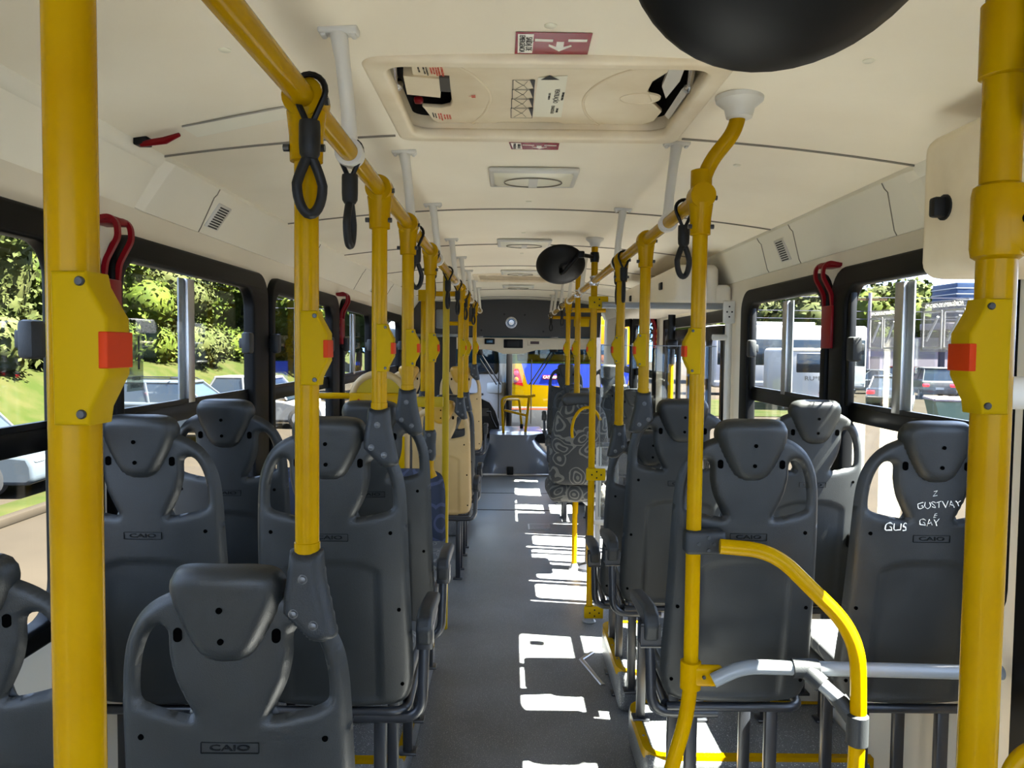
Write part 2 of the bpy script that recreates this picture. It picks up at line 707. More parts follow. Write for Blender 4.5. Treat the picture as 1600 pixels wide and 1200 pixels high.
def text_mesh(s, size, material, extrude=0.0006, sx=1.0, bold=0.0):
    """Lettering lying in the x-z plane, facing -y, centred."""
    key = (s, size, material, sx, bold)
    if key in _txt:
        return _txt[key]
    cd = bpy.data.curves.new('lettering', 'FONT')
    cd.body = s
    cd.size = size
    cd.extrude = extrude
    cd.align_x = 'CENTER'
    cd.align_y = 'CENTER'
    cd.offset = bold
    cd.resolution_u = 3
    me = from_curve(cd)
    me.name = 'lettering'
    me.transform(Matrix.Rotation(PI / 2, 4, 'X') @ Matrix.Diagonal((sx, 1, 1, 1)))
    me.materials.clear()
    me.materials.append(MATS[material])
    _txt[key] = me
    return me


_cache = {}


def cached(key, fn):
    if key not in _cache:
        _cache[key] = fn()
    return _cache[key]
# ================================================================== the bus shell
XL, XR = -1.22, 1.38            # inner faces of the side walls
CX = 0.08                       # middle of the bus
ZR = EYE + 0.415                # height of the hand rails
SEAMS = [-0.15, 1.18, 2.50, 3.85, 5.15, 6.50, 7.80, 9.10, 10.4]
YEND = 11.3


def ceil_z(x):
    return EYE + 0.69 - 0.09 * ((x - CX) / 1.22) ** 2


# floor
mb = MB().box(XL - .02, XR + .02, -1.2, 11.0, -0.06, 0.0)
struct(part('floor', mb, 'floor_vinyl', smooth=0), 'grey speckled vinyl floor of the bus aisle')
# joint lines of the floor and the small hatch plates
mb = MB()
mb.box(-0.42, 0.56, 8.05, 8.075, 0.0, 0.003)
mb.box(-0.42, 0.56, 9.0, 9.012, 0.0, 0.003)
struct(part('trim_floor_joint', mb, 'black_matt'))
fh = thing('floor_hatch', 'small rectangular hatch plate set in the aisle floor', 'hatch', (0.30, 7.3, 0.0))
part('plate', MB().box(-.11, .11, -.12, .12, 0.0005, 0.004, 0.002), 'alu', fh)
part('recess', MB().box(-.095, .095, -.105, .105, 0.004, 0.0055), 'floor_vinyl', fh)

# ceiling skin, with an opening for each roof hatch
HATCHES = [(-0.345, 0.515, 1.86, 2.53), (-0.345, 0.515, 7.2, 7.95)]


def in_hatch(x, y):
    return any(a + .01 < x < b - .01 and c + .01 < y < d - .01 for a, b, c, d in HATCHES)


xs = sorted(set([-1.13 + i * (2.44 / 24) for i in range(25)] + [-0.345, 0.515]))
ys = sorted(set([-1.2, YEND] + [h[k] for h in HATCHES for k in (2, 3)] + [i * 0.5 for i in range(0, 23)]))
mb = MB()
for i in range(len(xs) - 1):
    for j in range(len(ys) - 1):
        xm, ym = (xs[i] + xs[i + 1]) / 2, (ys[j] + ys[j + 1]) / 2
        if in_hatch(xm, ym):
            continue
        a, b = xs[i], xs[i + 1]
        c, d = ys[j], ys[j + 1]
        mb.add([(a, c, ceil_z(a)), (b, c, ceil_z(b)), (b, d, ceil_z(b)), (a, d, ceil_z(a)),
                (a, c, ceil_z(a) + .05), (b, c, ceil_z(b) + .05), (b, d, ceil_z(b) + .05), (a, d, ceil_z(a) + .05)],
               [(0, 1, 2, 3), (7, 6, 5, 4)])
me = mb.mesh('ceiling', 'ceiling', 0)
struct(link('ceiling', me), 'arched off-white ceiling lining in wide panels')

for y in SEAMS:
    segs = [(-1.13, 1.31)]
    for a, b, c, d in HATCHES:
        if c - .04 < y < d + .04:
            segs = [(-1.13, a - .03), (b + .03, 1.31)]
    mb = MB()
    for s0, s1 in segs:
        N = 20
        P_ = [s0 + (s1 - s0) * k / N for k in range(N + 1)]
        mb.tube([(x, y, ceil_z(x) - 0.001) for x in P_], 0.005, 6)
    struct(part('trim_ceiling_seam', mb, 'seam'))

# cove panels (air duct) between ceiling and side wall
for side, name in ((-1, 'left'), (1, 'right')):
    xo = XL if side < 0 else XR
    xi = -1.13 if side < 0 else 1.31
    zt, zb = ceil_z(xi), EYE + (.437 if side < 0 else .415)
    mb = MB()
    prof = [(xi - side * .02, zt + .012), (xi - side * .012, zt - .012), (xi + side * .004, zt - .03), (xi + side * .012, zt - .035),
            (xo - side * .006, zb + .012), (xo - side * .002, zb + .004), (xo, zb)]
    raised = [(xi - side * .02, zt + .012), (xi - side * .022, zt - .013), (xi - side * .012, zt - .032), (xi - side * .0, zt - .044),
              (xo - side * .018, zb + .016), (xo - side * .008, zb - .002), (xo, zb - .002)]
    segs = [(-1.2, 2.51, prof, prof), (2.51, 2.56, prof, raised), (2.56, YEND, raised, raised)]
    for y0, y1, pr, pr2 in segs:
        vs = [(p[0], y0, p[1]) for p in pr] + [(p[0], y1, p[1]) for p in pr2]
        m = len(pr)
        mb.add(vs, [(i, i + 1, i + 1 + m, i + m) for i in range(m - 1)])
    struct(part('wall_' + name + '_cove', mb, 'cove', smooth=25))
    # panel joints across the cove
    for y in ((1.05, 2.95, 4.5, 5.9, 7.3, 8.7) if side < 0 else (2.7, 3.6, 4.05, 8.7, 9.8)):
        pr = raised if y > 2.53 else prof
        mb = MB().tube([(p[0] - side * .001, y + (0.05 if i > 2 else 0), p[1] - .001) for i, p in enumerate(pr[1:-1])], 0.0022, 6)
        struct(part('trim_cove_joint', mb, 'seam'))

    # louvred air outlets
    for k, y in enumerate((3.08, 6.6) if side < 0 else (3.80,)):
        a = Vector((raised[3][0], y, raised[3][1]))
        b = Vector((raised[4][0], y, raised[4][1]))
        d = (b - a).normalized()
        nrm = Vector((-side * abs(d.z), 0, -abs(d.x))).normalized()
        M = Matrix((( 0, d.x, nrm.x, 0), (1, d.y, nrm.y, 0), (0, d.z, nrm.z, 0), (0, 0, 0, 1)))
        M.translation = (a + b) / 2
        lab = ('slatted air vent low in the duct of the window side with trees' if side < 0 else 'slatted air vent in the duct over the parked-car side windows')
        if side < 0 and k:
            lab = 'farther slatted air vent along the tree side duct'
        L = (b - a).length
        t = thing('air_vent', lab, 'vent')
        part('vent_frame', MB().box(-.065, .065, -L * .42, L * .42, -.004, .006, .004, M=M), 'white_enamel', t)
        s_ = MB()
        for q in range(9):
            yy = -L * .34 + q * L * .085
            s_.box(-.045, .045, yy, yy + .006, .0055, .0068, M=M)
        part('vent_slats', s_, 'black_matt', t)

# side walls with window openings (y0, y1)
WIN_L = [(0.72, 2.24), (2.33, 3.78), (3.86, 5.36), (5.50, 6.75), (7.1, 8.5), (8.65, 9.25)]
WIN_R = [(2.10, 3.24), (3.30, 4.50), (7.25, 8.55), (8.65, 9.9)]
ZW0, ZW1 = 0.95, EYE + 0.328


def side_wall(name, x, wins, extra, lab):
    holes = [rrect(a, b, ZW0, ZW1, .12) for a, b in wins] + extra
    out = [(-1.2, -.3), (YEND, -.3), (YEND, 2.3), (-1.2, 2.3)]
    me = plate_mesh(name, [out] + holes, .04, 'wall', 0.0, 'yz', 0)
    o = link(name, me, loc=(x + (-.02 if x < 0 else .02), 0, 0))
    struct(o, lab)
    return o


side_wall('wall_left', XL, WIN_L, [], 'pale side wall of the bus facing the trees')
side_wall('wall_right', XR, WIN_R, [rrect(4.86, 6.95, -.2, 1.98, .05), rrect(0.6, 2.0, -.2, 2.02, .05)], 'pale side wall of the bus facing the parked vehicles')

ZB0, ZB1 = 1.435, 1.497   # bar between fixed lower pane and sliding upper pane
for side, wins in ((-1, WIN_L), (1, WIN_R)):
    for wi, (a, b) in enumerate(wins):
        x = XL if side < 0 else XR
        W = b - a
        H = ZW1 - ZW0
        i = 0 if side < 0 else len(WIN_L)
        name = 'window_%d' % (wi + 1 + i)
        frm = plate_mesh(name, [rrect(a - .014, b + .014, ZW0 - .014, ZW1 + .014, .13), rrect(a + .045, b - (.20 if side < 0 else .13), ZW0 + .045, ZW1 - .07, .09)], .055, 'gasket', .012, 'yz')
        frm.transform(Matrix.Translation((x - side * .005, 0, 0)))
        fr = link(name, frm)
        struct(fr, 'black framed sliding bus window')
        xf = x + side * .0
        inner = MB().box(x - .012 + side * .01, x + .012 + side * .01, a + .05, b - .05, ZB0, ZB1, .006)
        inner.box(x - .008 + side * .01, x + .008 + side * .01, a + .05, b - .05, ZB1 - .002, ZB1 + .016)
        part('mid_bar', inner, 'black', fr)
        ym = a + W * (.43 if side < 0 else .5)
        if wi == 1 and side > 0:
            ym = 3.88
        if wi == 0 and side > 0:
            ym = 2.74
        sb = MB().box(x + side * .012 - .011, x + side * .012 + .011, ym - .03, ym + .03, ZB1, ZW1 - .08, .003)
        part('sliding_sash_bar', sb, 'alu', fr)
        part('sash_edge', MB().box(x + side * .02 - .003, x + side * .02 + .003, ym - .075, ym - .03, ZB1, ZW1 - .08), 'grey_tube', fr)
        part('inner_stile', MB().box(x - .014 - side * .006, x + .014 - side * .006, b - .16, b - .125, ZB1, ZW1 - .08, .006), 'black', fr)
        part('pane', MB().box(x + side * .016 - .002, x + side * .016 + .002, a + .05, b - .05, ZB1, ZW1 - .08), 'glass', fr, smooth=0)
        part('lower_pane', MB().box(x + side * .016 - .002, x + side * .016 + .002, a + .05, b - .05, ZW0 + .045, ZB0), 'glass', fr, smooth=0)
        for yy in ((b - (.35 if side < 0 else .27),) + ((a - .02,) if side < 0 and wi else ())):
            lt = MB().box(x - side * .055 - .02, x - side * .055 + .02, yy - .045, yy + .02, EYE - .04, EYE + .055, .012)
            lt.box(x - side * .035 - .015, x - side * .035 + .015, yy - .03, yy + .012, EYE - .015, EYE + .03, .006)
            part('latch', lt, 'grey_sleeve', fr)

# rear wall behind the camera, with the back window that lights the cabin
me = plate_mesh('wall_rear', [[(XL, -.3), (XR, -.3), (XR, 2.45), (XL, 2.45)], rrect(XL + .06, XR - .06, .6, 2.2, .12)], .04, 'wall', 0, 'xz', 0)
struct(link('wall_rear', me, loc=(0, -1.2, 0)), 'rear wall with the back window')
struct(part('window_20', MB().box(XL + .06, XR - .06, -1.203, -1.197, .6, 2.2), 'glass', smooth=0), 'back window glass')

# dark end wall section by the rear door on the parked-vehicle side
dr = part('door_1', MB().box(XR - .01, XR + .05, 0.55, 0.62, 0.0, 2.05).box(XR - .01, XR + .05, 1.96, 2.04, 0, 2.05).box(XR - .01, XR + .05, 0.62, 1.96, 1.98, 2.05)
          .box(XR - .01, XR + .05, 0.62, 1.96, 0.0, 0.9).box(XR - .01, XR + .05, 1.25, 1.33, 0.9, 1.98), 'black')
struct(dr, 'black framed rear folding door')
part('door_glass', MB().box(XR + .02, XR + .024, .62, 1.96, .9, 1.98), 'glass', dr, smooth=0)
# middle door: two folding leaves with dark frames
dm = part('door_2', MB().box(XR + .0, XR + .05, 4.86, 4.95, -.2, 1.98).box(XR + .0, XR + .05, 6.86, 6.95, -.2, 1.98).box(XR, XR + .05, 4.86, 6.95, 1.90, 1.98), 'black')
struct(dm, 'middle folding door with glazed black leaves')
for y0, y1, dx in ((4.97, 5.4, .02), (5.42, 5.86, -.0), (5.92, 6.36, .02), (6.4, 6.84, 0.0)):
    f = link('door_leaf', plate_mesh('door_leaf', [rrect(y0, y1, -.18, 1.88, .03), rrect(y0 + .06, y1 - .06, 1.05, 1.80, .05), rrect(y0 + .06, y1 - .06, .0, .95, .05)], .03, 'black', .004, 'yz'), dm, loc=(XR + .03 - dx, 0, 0))
    part('door_pane', MB().box(XR + .03 - dx - .002, XR + .03 - dx + .002, y0 + .05, y1 - .05, 0.0, 1.81), 'glass', f, smooth=0)

# raised plinths over the wheels with yellow edge strips
for side, y0, y1 in ((-1, 2.76, 4.05), (1, 2.80, 3.28), (1, 3.55, 4.25), (-1, 6.9, 9.1), (1, 8.4, 10.2)):
    xe = -.385 if side < 0 else .53
    xo = XL if side < 0 else XR
    xa, xb = min(xe, xo), max(xe, xo)
    hp = .19
    name = 'floor_plinth'
    o = part(name, MB().box(xa, xb, y0, y1, 0, hp, .03, 3), 'floor_vinyl')
    struct(o, 'raised floor plinth over the wheel with a yellow edge')
    # strip follows the rounded edge
    path = [(xo, y0 + .012, hp + .001), (xe, y0 + .012, hp + .001), (xe, y1 - .012, hp + .001), (xo, y1 - .012, hp + .001)]
    pts = fillet(path, .09, 8)
    st = MB()
    prev = None
    for i, p in enumerate(pts):
        a = pts[max(i - 1, 0)]
        b = pts[min(i + 1, len(pts) - 1)]
        t = (b - a).normalized()
        nn = Vector((-t.y, t.x, 0)) * .026
        if side > 0:
            nn = -nn
        q = [p + nn + Vector((0, 0, .004)), p - nn * .2 + Vector((0, 0, .004)), p - nn * .2 + Vector((0, 0, -.035))]
        if prev:
            st.add(prev + q, [(0, 1, 4, 3), (1, 2, 5, 4)])
        prev = q
    part('edge_strip', st, 'yellow', o)
    rv = MB()
    yy = y0 + .16
    while yy < y1 - .1:
        rv.cyl((xe + side * .012, yy, hp + .004), (xe + side * .012, yy, hp + .008), .006, 10)
        part('rivet', rv, 'steel', o)
        rv = MB()
        yy += .17

# ================================================================== seats
H0 = 0.49      # underside of the backrest over the seat's own mounting level
SH = 0.85      # height of the backrest
SW = 0.210

outer_half = [(0.0, .055), (.07, .052), (.115, .062), (.158, .092), (.188, .14), (.203, .20), (.209, .30), (.213, .45), (.217, .60), (.220, .72), (.214, .80), (.185, .843), (.10, .85)]


def shell_outline():
    r = [(u, SH - v) for u, v in outer_half[1:]]
    l = [(-u, SH - v) for u, v in outer_half[:0:-1]]
    return smooth_poly(r + l, 5)


def hole_outline(s):
    h = [(.112, .128), (.128, .118), (.145, .132), (.160, .165), (.168, .205), (.170, .245), (.163, .262), (.130, .272), (.085, .280), (.070, .280), (.082, .255), (.100, .215), (.110, .170)]
    return smooth_poly([(s * u, SH - v) for u, v in (h if s > 0 else h[::-1])], 4)


def seat_off(u, v):
    # edges wrap forwards; recline: the top leans back
    return .030 * (np.abs(u) / .21) ** 2.2 + (SH - v) * .11 - .02 * np.sin(np.clip((SH - v) / SH, 0, 1) * PI)


def seat_relief(u, v):
    d = SH - v
    half = .135
    top = .40
    a = np.clip((half - np.abs(u)) / .014, 0, 1)
    ytop = top + .035 * (np.abs(u) / half) ** 3
    b = np.clip((d - ytop) / .014, 0, 1)
    c = np.clip((SH - .015 - d) / .02, 0, 1)
    return -.007 * a * b * c


def head_outline():
    h = [(0, 0), (.055, .001), (.088, .010), (.102, .035), (.100, .062), (.088, .095), (.070, .130), (.052, .158), (.030, .173), (0, .177)]
    r = [(u, SH - v) for u, v in h]
    l = [(-u, SH - v) for u, v in h[-2:0:-1]]
    return smooth_poly(r + l, 5)


def seat_meshes(kind):
    m = 'grey_seat' if kind == 'grey' else 'beige_seat'
    hm = 'grey_seat' if kind == 'grey' else 'mustard'
    D = {}
    D['shell'] = inflate_mesh('backrest_shell', shell_outline(), [hole_outline(1), hole_outline(-1)], m, .0085, .020, .016, .012, seat_off, seat_relief)
    D['head'] = inflate_mesh('headrest', head_outline(), [], hm, .007, .030, .038, .02, lambda u, v: .016 * (np.abs(u) / .1) ** 2 + (SH - v) * .10 - .012)
    cush = smooth_poly([(0, SH - .19), (.05, SH - .20), (.085, SH - .29), (.155, SH - .33), (.175, SH - .5), (.18, SH - .8), (.15, .02), (0, .015), (-.15, .02), (-.18, SH - .8), (-.175, SH - .5), (-.155, SH - .33), (-.085, SH - .29), (-.05, SH - .20)], 4)
    D['pad'] = inflate_mesh('back_cushion', cush, [], 'fabric_grey', .016, .03, .0, .03, lambda u, v: seat_off(u, v) + .008)
    return D


SEATM = {k: seat_meshes(k) for k in ('grey', 'beige')}
HOLE = MB().lathe([(.0050, -.003), (.0055, .003)], 12, Matrix.Rotation(PI / 2, 4, 'X')).mesh('screw_hole', 'seat_hole')
SLOT = plate_mesh('slot_hole', [rrect(-.0075, .0075, -.0125, .0125, .0072)], .006, 'seat_hole')
CAIO = text_mesh('CAIO', .019, 'seat_hole', .0012, 1.75, .0004)
CAIO2 = text_mesh('CAIO', .0150, 'mark_grey', .0016, 2.0, .0002)
CAIOF = plate_mesh('frame', [rrect(-.052, .052, -.0105, .0105, .002), rrect(-.0505, .0505, -.009, .009, .001)], .002, 'mark_grey', 0, 'xz')
BOLT = MB().lathe([(.0085, -.004), (.0085, .0), (.0062, .0), (.0062, .004), (.004, .005)], 12, Matrix.Rotation(PI / 2, 4, 'X')).mesh('bolt', 'bolt_metal')


def back_y(u, d):
    """y of the back face at u, distance d under the top."""
    v = SH - d
    return float(seat_off(np.array([u]), np.array([v]))[0]) - .016 - float(seat_relief(np.array([u]), np.array([v]))[0])


def head_y(u, d):
    return .016 * (abs(u) / .1) ** 2 + d * .10 - .012 - .038


def base_meshes(kind, leg, arm):
    D = {}
    fb = MB()
    fb.tube(fillet([(-.20, .10, H0 - .018), (.20, .10, H0 - .018), (.20, .40, H0 + .01), (-.20, .40, H0 + .01), (-.20, .12, H0 - .018)], .05), .014, 10)
    D['frame'] = fb.mesh('seat_frame', 'black_metal')
    D['pan'] = MB().box(-.205, .205, .10, .50, H0 + .01, H0 + .06, .025, 3).mesh('seat_pan', 'grey_seat' if kind == 'grey' else 'beige_seat')
    D['cushion'] = MB().box(-.195, .195, .12, .51, H0 + .055, H0 + .11, .03, 4).mesh('seat_cushion', 'fabric_grey')
    for i, y in enumerate((.13, .36)):
        lm = MB().box(-.018, .018, -.014, .014, -leg, H0 - .02, .006)
        lm.box(-.035, .035, -.03, .03, -leg, -leg + .012, .004)
        D['leg'] = lm.mesh('leg', 'black_metal')
    if arm:
        s = arm
        x = s * .215
        tb = MB().tube(fillet([(s * .05, .10, H0 - .035), (s * .245, .10, H0 - .035), (s * .250, .125, H0 + .21), (s * .250, .16, H0 + .225)], .06, 8), .0155, 12)
        D['arm_tube'] = tb.mesh('armrest_tube', 'black_metal')
        ap = MB()
        pr = [(.085, .0), (.075, .03), (.09, .062), (.13, .075), (.25, .066), (.37, .05), (.385, .035), (.36, .015), (.14, .02), (.12, -.02), (.09, -.02)]
        ap.prism([(p[0], H0 + .20 + p[1]) for p in pr], x + s * .013, x + s * .057, 'x')
        D['arm_pad'] = ap.mesh('armrest_pad', 'grey_sleeve')
        D['arm_socket'] = MB().box(x + s * .012, x + s * .060, .095, .15, H0 + .165, H0 + .225, .006).mesh('armrest_socket', 'black_metal')
    return D


def seat(x, y, base, leg, kind, arm, lab, group, detail=2, name='bus_seat'):
    """arm: +1 armrest on its right, -1 left, 0 none. base: level at which the seat is mounted; leg: how far the legs reach below."""
    t = thing(name, lab, 'seat', (x, y, base), 0, group)
    M = SEATM[kind]
    sh = link('backrest', M['shell'], t, (0, 0, H0))
    hd = link('headrest', M['head'], t, (0, 0, H0))
    link('back_cushion', M['pad'], sh)
    B = cached(('base', kind, leg, arm), lambda: base_meshes(kind, leg, arm))
    link('seat_frame', B['frame'], t)
    pan = link('seat_pan', B['pan'], t)
    link('seat_cushion', B['cushion'], t)
    for lx in (-.12, .12):
        for ly in (.13, .38):
            link('leg', B['leg'], t, (lx, ly, 0))
    if arm:
        a = link('armrest_tube', B['arm_tube'], t)
        pd = link('armrest_pad', B['arm_pad'], a)
        md = pd.modifiers.new('soft_edges', 'BEVEL')
        md.width = .010
        md.segments = 3
        md.limit_method = 'ANGLE'
        link('armrest_socket', B['arm_socket'], a)
    if detail:
        for d in (.072, .128):
            link('screw_hole', HOLE, hd, (0, head_y(0, d) - .0, SH - d))
        for s in (-1, 1):
            link('slot_hole', SLOT, sh, (s * .086, back_y(.086, .128), SH - .128))
            for u, d in ((.165, .325), (.185, .55), (.19, .78)):
                link('screw_hole', HOLE, sh, (s * u, back_y(u, d) + .001, SH - d))
        z = SH - .335
        if kind == 'grey':
            yy = back_y(0, .335)
            link('maker_mark', CAIO2, sh, (0, yy - .0002, z))
            link('maker_frame', CAIOF, sh, (0, yy - .0002, z))
    return t
# ------------------------------------------------------------------ seat rows
XA_L, XW_L = -.49, -1.00
XA_R, XW_R = .675, 1.19
HI, LO = .19, 0.0      # mounting levels
G = 'moulded bus seats in pairs along the aisle'
rows = [
    # side, y, base, leg, kind, window label, aisle label
    (-1, 1.33, LO, 0, 'grey', 'grey rearmost seat cut by the picture edge, beside the thick yellow pole', 'grey bus seat directly before the camera, lower than the row ahead of it'),
    (-1, 2.08, HI, .19, 'grey', 'grey bus seat by the tree windows partly covered by the thick yellow pole, second row', 'grey aisle seat in the second tree side row, partly behind a yellow pole'),
    (-1, 2.70, HI, 0, 'grey', 'grey bus seat under the window latch in the third tree side row', 'grey aisle seat in the third tree side row, its headrest between two poles'),
    (-1, 5.50, LO, 0, 'beige', 'beige bus seat beside the wall behind the wheelchair backrest', 'beige aisle seat with a mustard headrest, standing low beyond the thin olive pole'),
    (-1, 6.15, LO, 0, 'grey', 'grey bus seat beside the wall, one row ahead of the low beige seats', 'grey bus seat seen edge-on just ahead of the low beige aisle seat'),
    (-1, 7.60, HI, 0, 'beige', 'beige bus seat with mustard headrest by the wall on the farther plinth', 'beige bus seat with mustard headrest on the aisle on the farther plinth'),
    (1, 2.13, HI, .19, 'grey', 'black-looking grey bus seat with white scratched graffiti on its back', 'grey bus seat behind the bent yellow guard rail, next to the graffitied seat'),
    (1, 2.98, HI, 0, 'grey', 'grey bus seat with its headrest half in sunlight under the red window lever', 'grey aisle seat ahead of the guard rail seat, half behind a yellow pole'),
    (1, 3.62, LO, 0, 'grey', 'grey bus seat low beside the wall just before the middle door', 'grey bus seat low on the aisle just before the middle door'),
    (1, 7.35, LO, 0, 'grey', 'grey bus seat with sunlit top by the wall past the middle door', 'grey bus seat on the aisle past the middle door, behind the patterned seat'),
    (1, 8.25, LO, 0, 'grey', 'grey bus seat by the wall in the second row past the middle door', 'grey bus seat on the aisle in the second row past the middle door'),
    (1, 9.20, HI, 0, 'grey', 'grey bus seat with a sunlit headrest by the wall in the foremost row', 'grey bus seat on the aisle in the foremost row, outlined against the blue bus'),
]
SEATS = {}
for side, y, base, leg, kind, lw, la in rows:
    xa, xw = (XA_L, XW_L) if side < 0 else (XA_R, XW_R)
    det = 2
    SEATS[(side, y, 'w')] = seat(xw, y + (.06 if y == 1.33 else 0), base, leg, kind, 0, lw, G, det)
    SEATS[(side, y, 'a')] = seat(xa, y, base, leg, kind, -side, la, G, det)

# scratched writing on the back of the window seat (right)
gs = SEATS[(1, 2.13, 'w')]
shell = [c for c in gs.children if c.name.startswith('backrest')][0]
for s, u, d, size, rot in (('Z', .0, .205, .022, .1), ('GUSTVAY', .012, .237, .026, -.06), ('E', .004, .268, .018, .15), ('GAY', -.012, .288, .027, .0), ('GUS', -.105, .302, .034, .05)):
    me = text_mesh(s, size, 'white_print', .0003, 1.1, -.0003)
    me2 = me.copy()
    rr_ = random.Random(len(s) * 7 + 1)
    for v in me2.vertices:
        v.co.x += .0016 * math.sin(v.co.z * 380 + v.co.x * 190)
        v.co.z += .0018 * math.sin(v.co.x * 260)
    link('graffiti', me2, shell, (u, back_y(u, d) - (.009 if s == 'GUS' else .0012), SH - d), (0, rot, .12 if s == 'GUS' else 0))
link('graffiti', plate_mesh('graffiti', [rrect(-.006, .006, -.010, .010, .001), rrect(-.0045, .0045, -.0085, .0085, .001)], .0008, 'white_print', 0), [c for c in gs.children if c.name.startswith('headrest')][0], (-.02, head_y(.02, .035) + .0075, SH - .035))

# rear-facing pair with fabric backs, between the third row and the thin pole
for x, lab, arm in ((-.49, 'low rear-facing seat with blue patterned fabric back behind the third row', 1), (-1.0, 'low rear-facing seat with blue patterned fabric by the wall', 0)):
    t = thing('rear_facing_seat', lab, 'seat', (x, 3.70, HI), PI, 'rear-facing seats before the thin olive pole')
    B = cached(('base', 'grey', 0, 0), lambda: base_meshes('grey', 0, 0))
    for k in ('frame', 'pan', 'cushion'):
        link({'frame': 'seat_frame', 'pan': 'seat_pan', 'cushion': 'seat_cushion'}[k], B[k], t, (0, -.1, 0))
    for lx in (-.12, .12):
        link('leg', B['leg'], t, (lx, .1, 0))
    bk = smooth_poly([(-.17, .02), (0, .015), (.17, .02), (.185, .2), (.18, .36), (.14, .42), (0, .43), (-.14, .42), (-.18, .36), (-.185, .2)], 4)
    link('backrest', cached('rfback', lambda: inflate_mesh('backrest', bk, [], 'grey_seat', .014, .03, .02, .012, lambda u, v: .03 * (np.abs(u) / .2) ** 2)), t, (0, 0, H0 + .02))
    link('back_cushion', cached('rffab', lambda: inflate_mesh('back_cushion', bk, [], 'fabric_blue', .014, .03, .0, .03, lambda u, v: .03 * (np.abs(u) / .2) ** 2 + .012)), t, (0, 0, H0 + .02))

# ------------------------------------------------------------------ conductor's seat with patterned cover (past pole, door side)
t = thing('patterned_seat', 'high seat covered in grey swirl fabric behind two yellow poles', 'seat', (.53, 5.70, 0), 0.05)
ck = smooth_poly([(0, 0), (.2, .01), (.225, .15), (.215, .35), (.19, .52), (.13, .60), (0, .62), (-.13, .60), (-.19, .52), (-.215, .35), (-.225, .15), (-.2, .01)], 4)
part('pedestal', MB().lathe([(.12, 0), (.11, .02), (.04, .05), (.035, .5), (.1, .56)], 20, Matrix.Translation((.12, .22, 0))), 'black_metal', t)
link('backrest', inflate_mesh('backrest', ck, [], 'fabric_dark', .014, .05, .05, .05, lambda u, v: .05 * (np.abs(u) / .2) ** 2 - v * .08), t, (0, 0, .70))
link('headrest', inflate_mesh('headrest', rrect(-.15, .15, -.04, .06, .05), [], 'grey_seat', .012, .03, .03, .04), t, (0, -.05, 1.33))
part('seat_cushion', MB().box(-.22, .22, .0, .46, .56, .70, .05, 4), 'fabric_dark', t)
part('grab_loop', MB().tube([Vector((.03 + .11 * math.cos(a), -.125, 1.12 + .17 * math.sin(a))) for a in [PI * .15 + PI * .95 * k / 16 for k in range(17)]], .011), 'yellow', t)

# ------------------------------------------------------------------ yellow hand rails
R = .0205
XRL, XRR = -.350, .515


def rail(name, x, y0, y1, lab):
    t = thing(name, lab, 'handrail', (x, y0, ZR))
    part('tube', MB().tube([(0, 0, 0), (0, y1 - y0, 0)], R, 20), 'yellow', t)
    return t


railL = rail('hand_rail', XRL, .25, 9.2, 'long yellow overhead handrail on the tree side of the aisle')
railR = rail('hand_rail', XRR, 2.10, 10.0, 'long yellow overhead handrail on the parked-vehicle side of the aisle')


def hanger_mesh(side):
    h = ceil_z(XRL if side < 0 else XRR) - ZR
    mb = MB()
    mb.lathe([(.0215, -.017), (.030, -.017), (.031, 0), (.030, .017), (.0215, .017)], 24, Matrix.Rotation(PI / 2, 4, 'X'))
    s = -side
    q = [(0, 0, .024), (side * .004, 0, h * .35), (side * .016, 0, h * .75), (side * .024, 0, h - .012)]
    mb.tube([Vector(p) for p in q], [.0175, .0155, .0165, .0195], 14, sx=1.0)
    mb.box(side * .024 - .043, side * .024 + .043, -.018, .018, h - .014, h + .003, .006, 3)
    for k in (-1, 1):
        mb.box(side * .024 + k * .032 - .006, side * .024 + k * .032 + .006, -.012, .012, h - .020, h - .01, .004)
    return mb.mesh('ceiling_hanger', 'white_enamel')


HM = {-1: hanger_mesh(-1), 1: hanger_mesh(1)}
for y in (1.68, 2.70, 3.68, 4.85, 5.8, 6.8, 7.8, 8.8):
    link('ceiling_hanger', HM[-1], railL, (0, y - .25, 0))
for y in (2.55, 3.75, 5.55, 6.75, 7.9, 9.0, 9.85):
    link('ceiling_hanger', HM[1], railR, (0, y - 2.10, 0))

# clamp that joins a pole with the rail
cm = MB()
cm.lathe([(.0215, -.030), (.034, -.030), (.0355, -.018), (.0355, .018), (.034, .030), (.0215, .030)], 24, Matrix.Rotation(PI / 2, 4, 'X'))
cm.lathe([(.0215, -.105), (.0275, -.103), (.0285, -.06), (.033, -.02)], 24)
CLAMP = cm.mesh('rail_clamp', 'yellow')
CBOLT = MB().cyl((0, 0, 0), (.010, 0, 0), .0065, 8).mesh('clamp_bolt', 'black_metal')


def clamp_bolts(c):
    for p_ in ((.031, -.012, -.005), (.024, -.01, -.082), (-.036, -.01, -.082)):
        link('clamp_bolt', CBOLT, c, p_)


# button box on the poles
bx = [(-.005, .0625), (.024, .0625), (.026, .052), (.038, .030), (.041, .025), (.041, -.022), (.038, -.028), (.027, -.050), (.025, -.0635), (-.004, -.0635)]


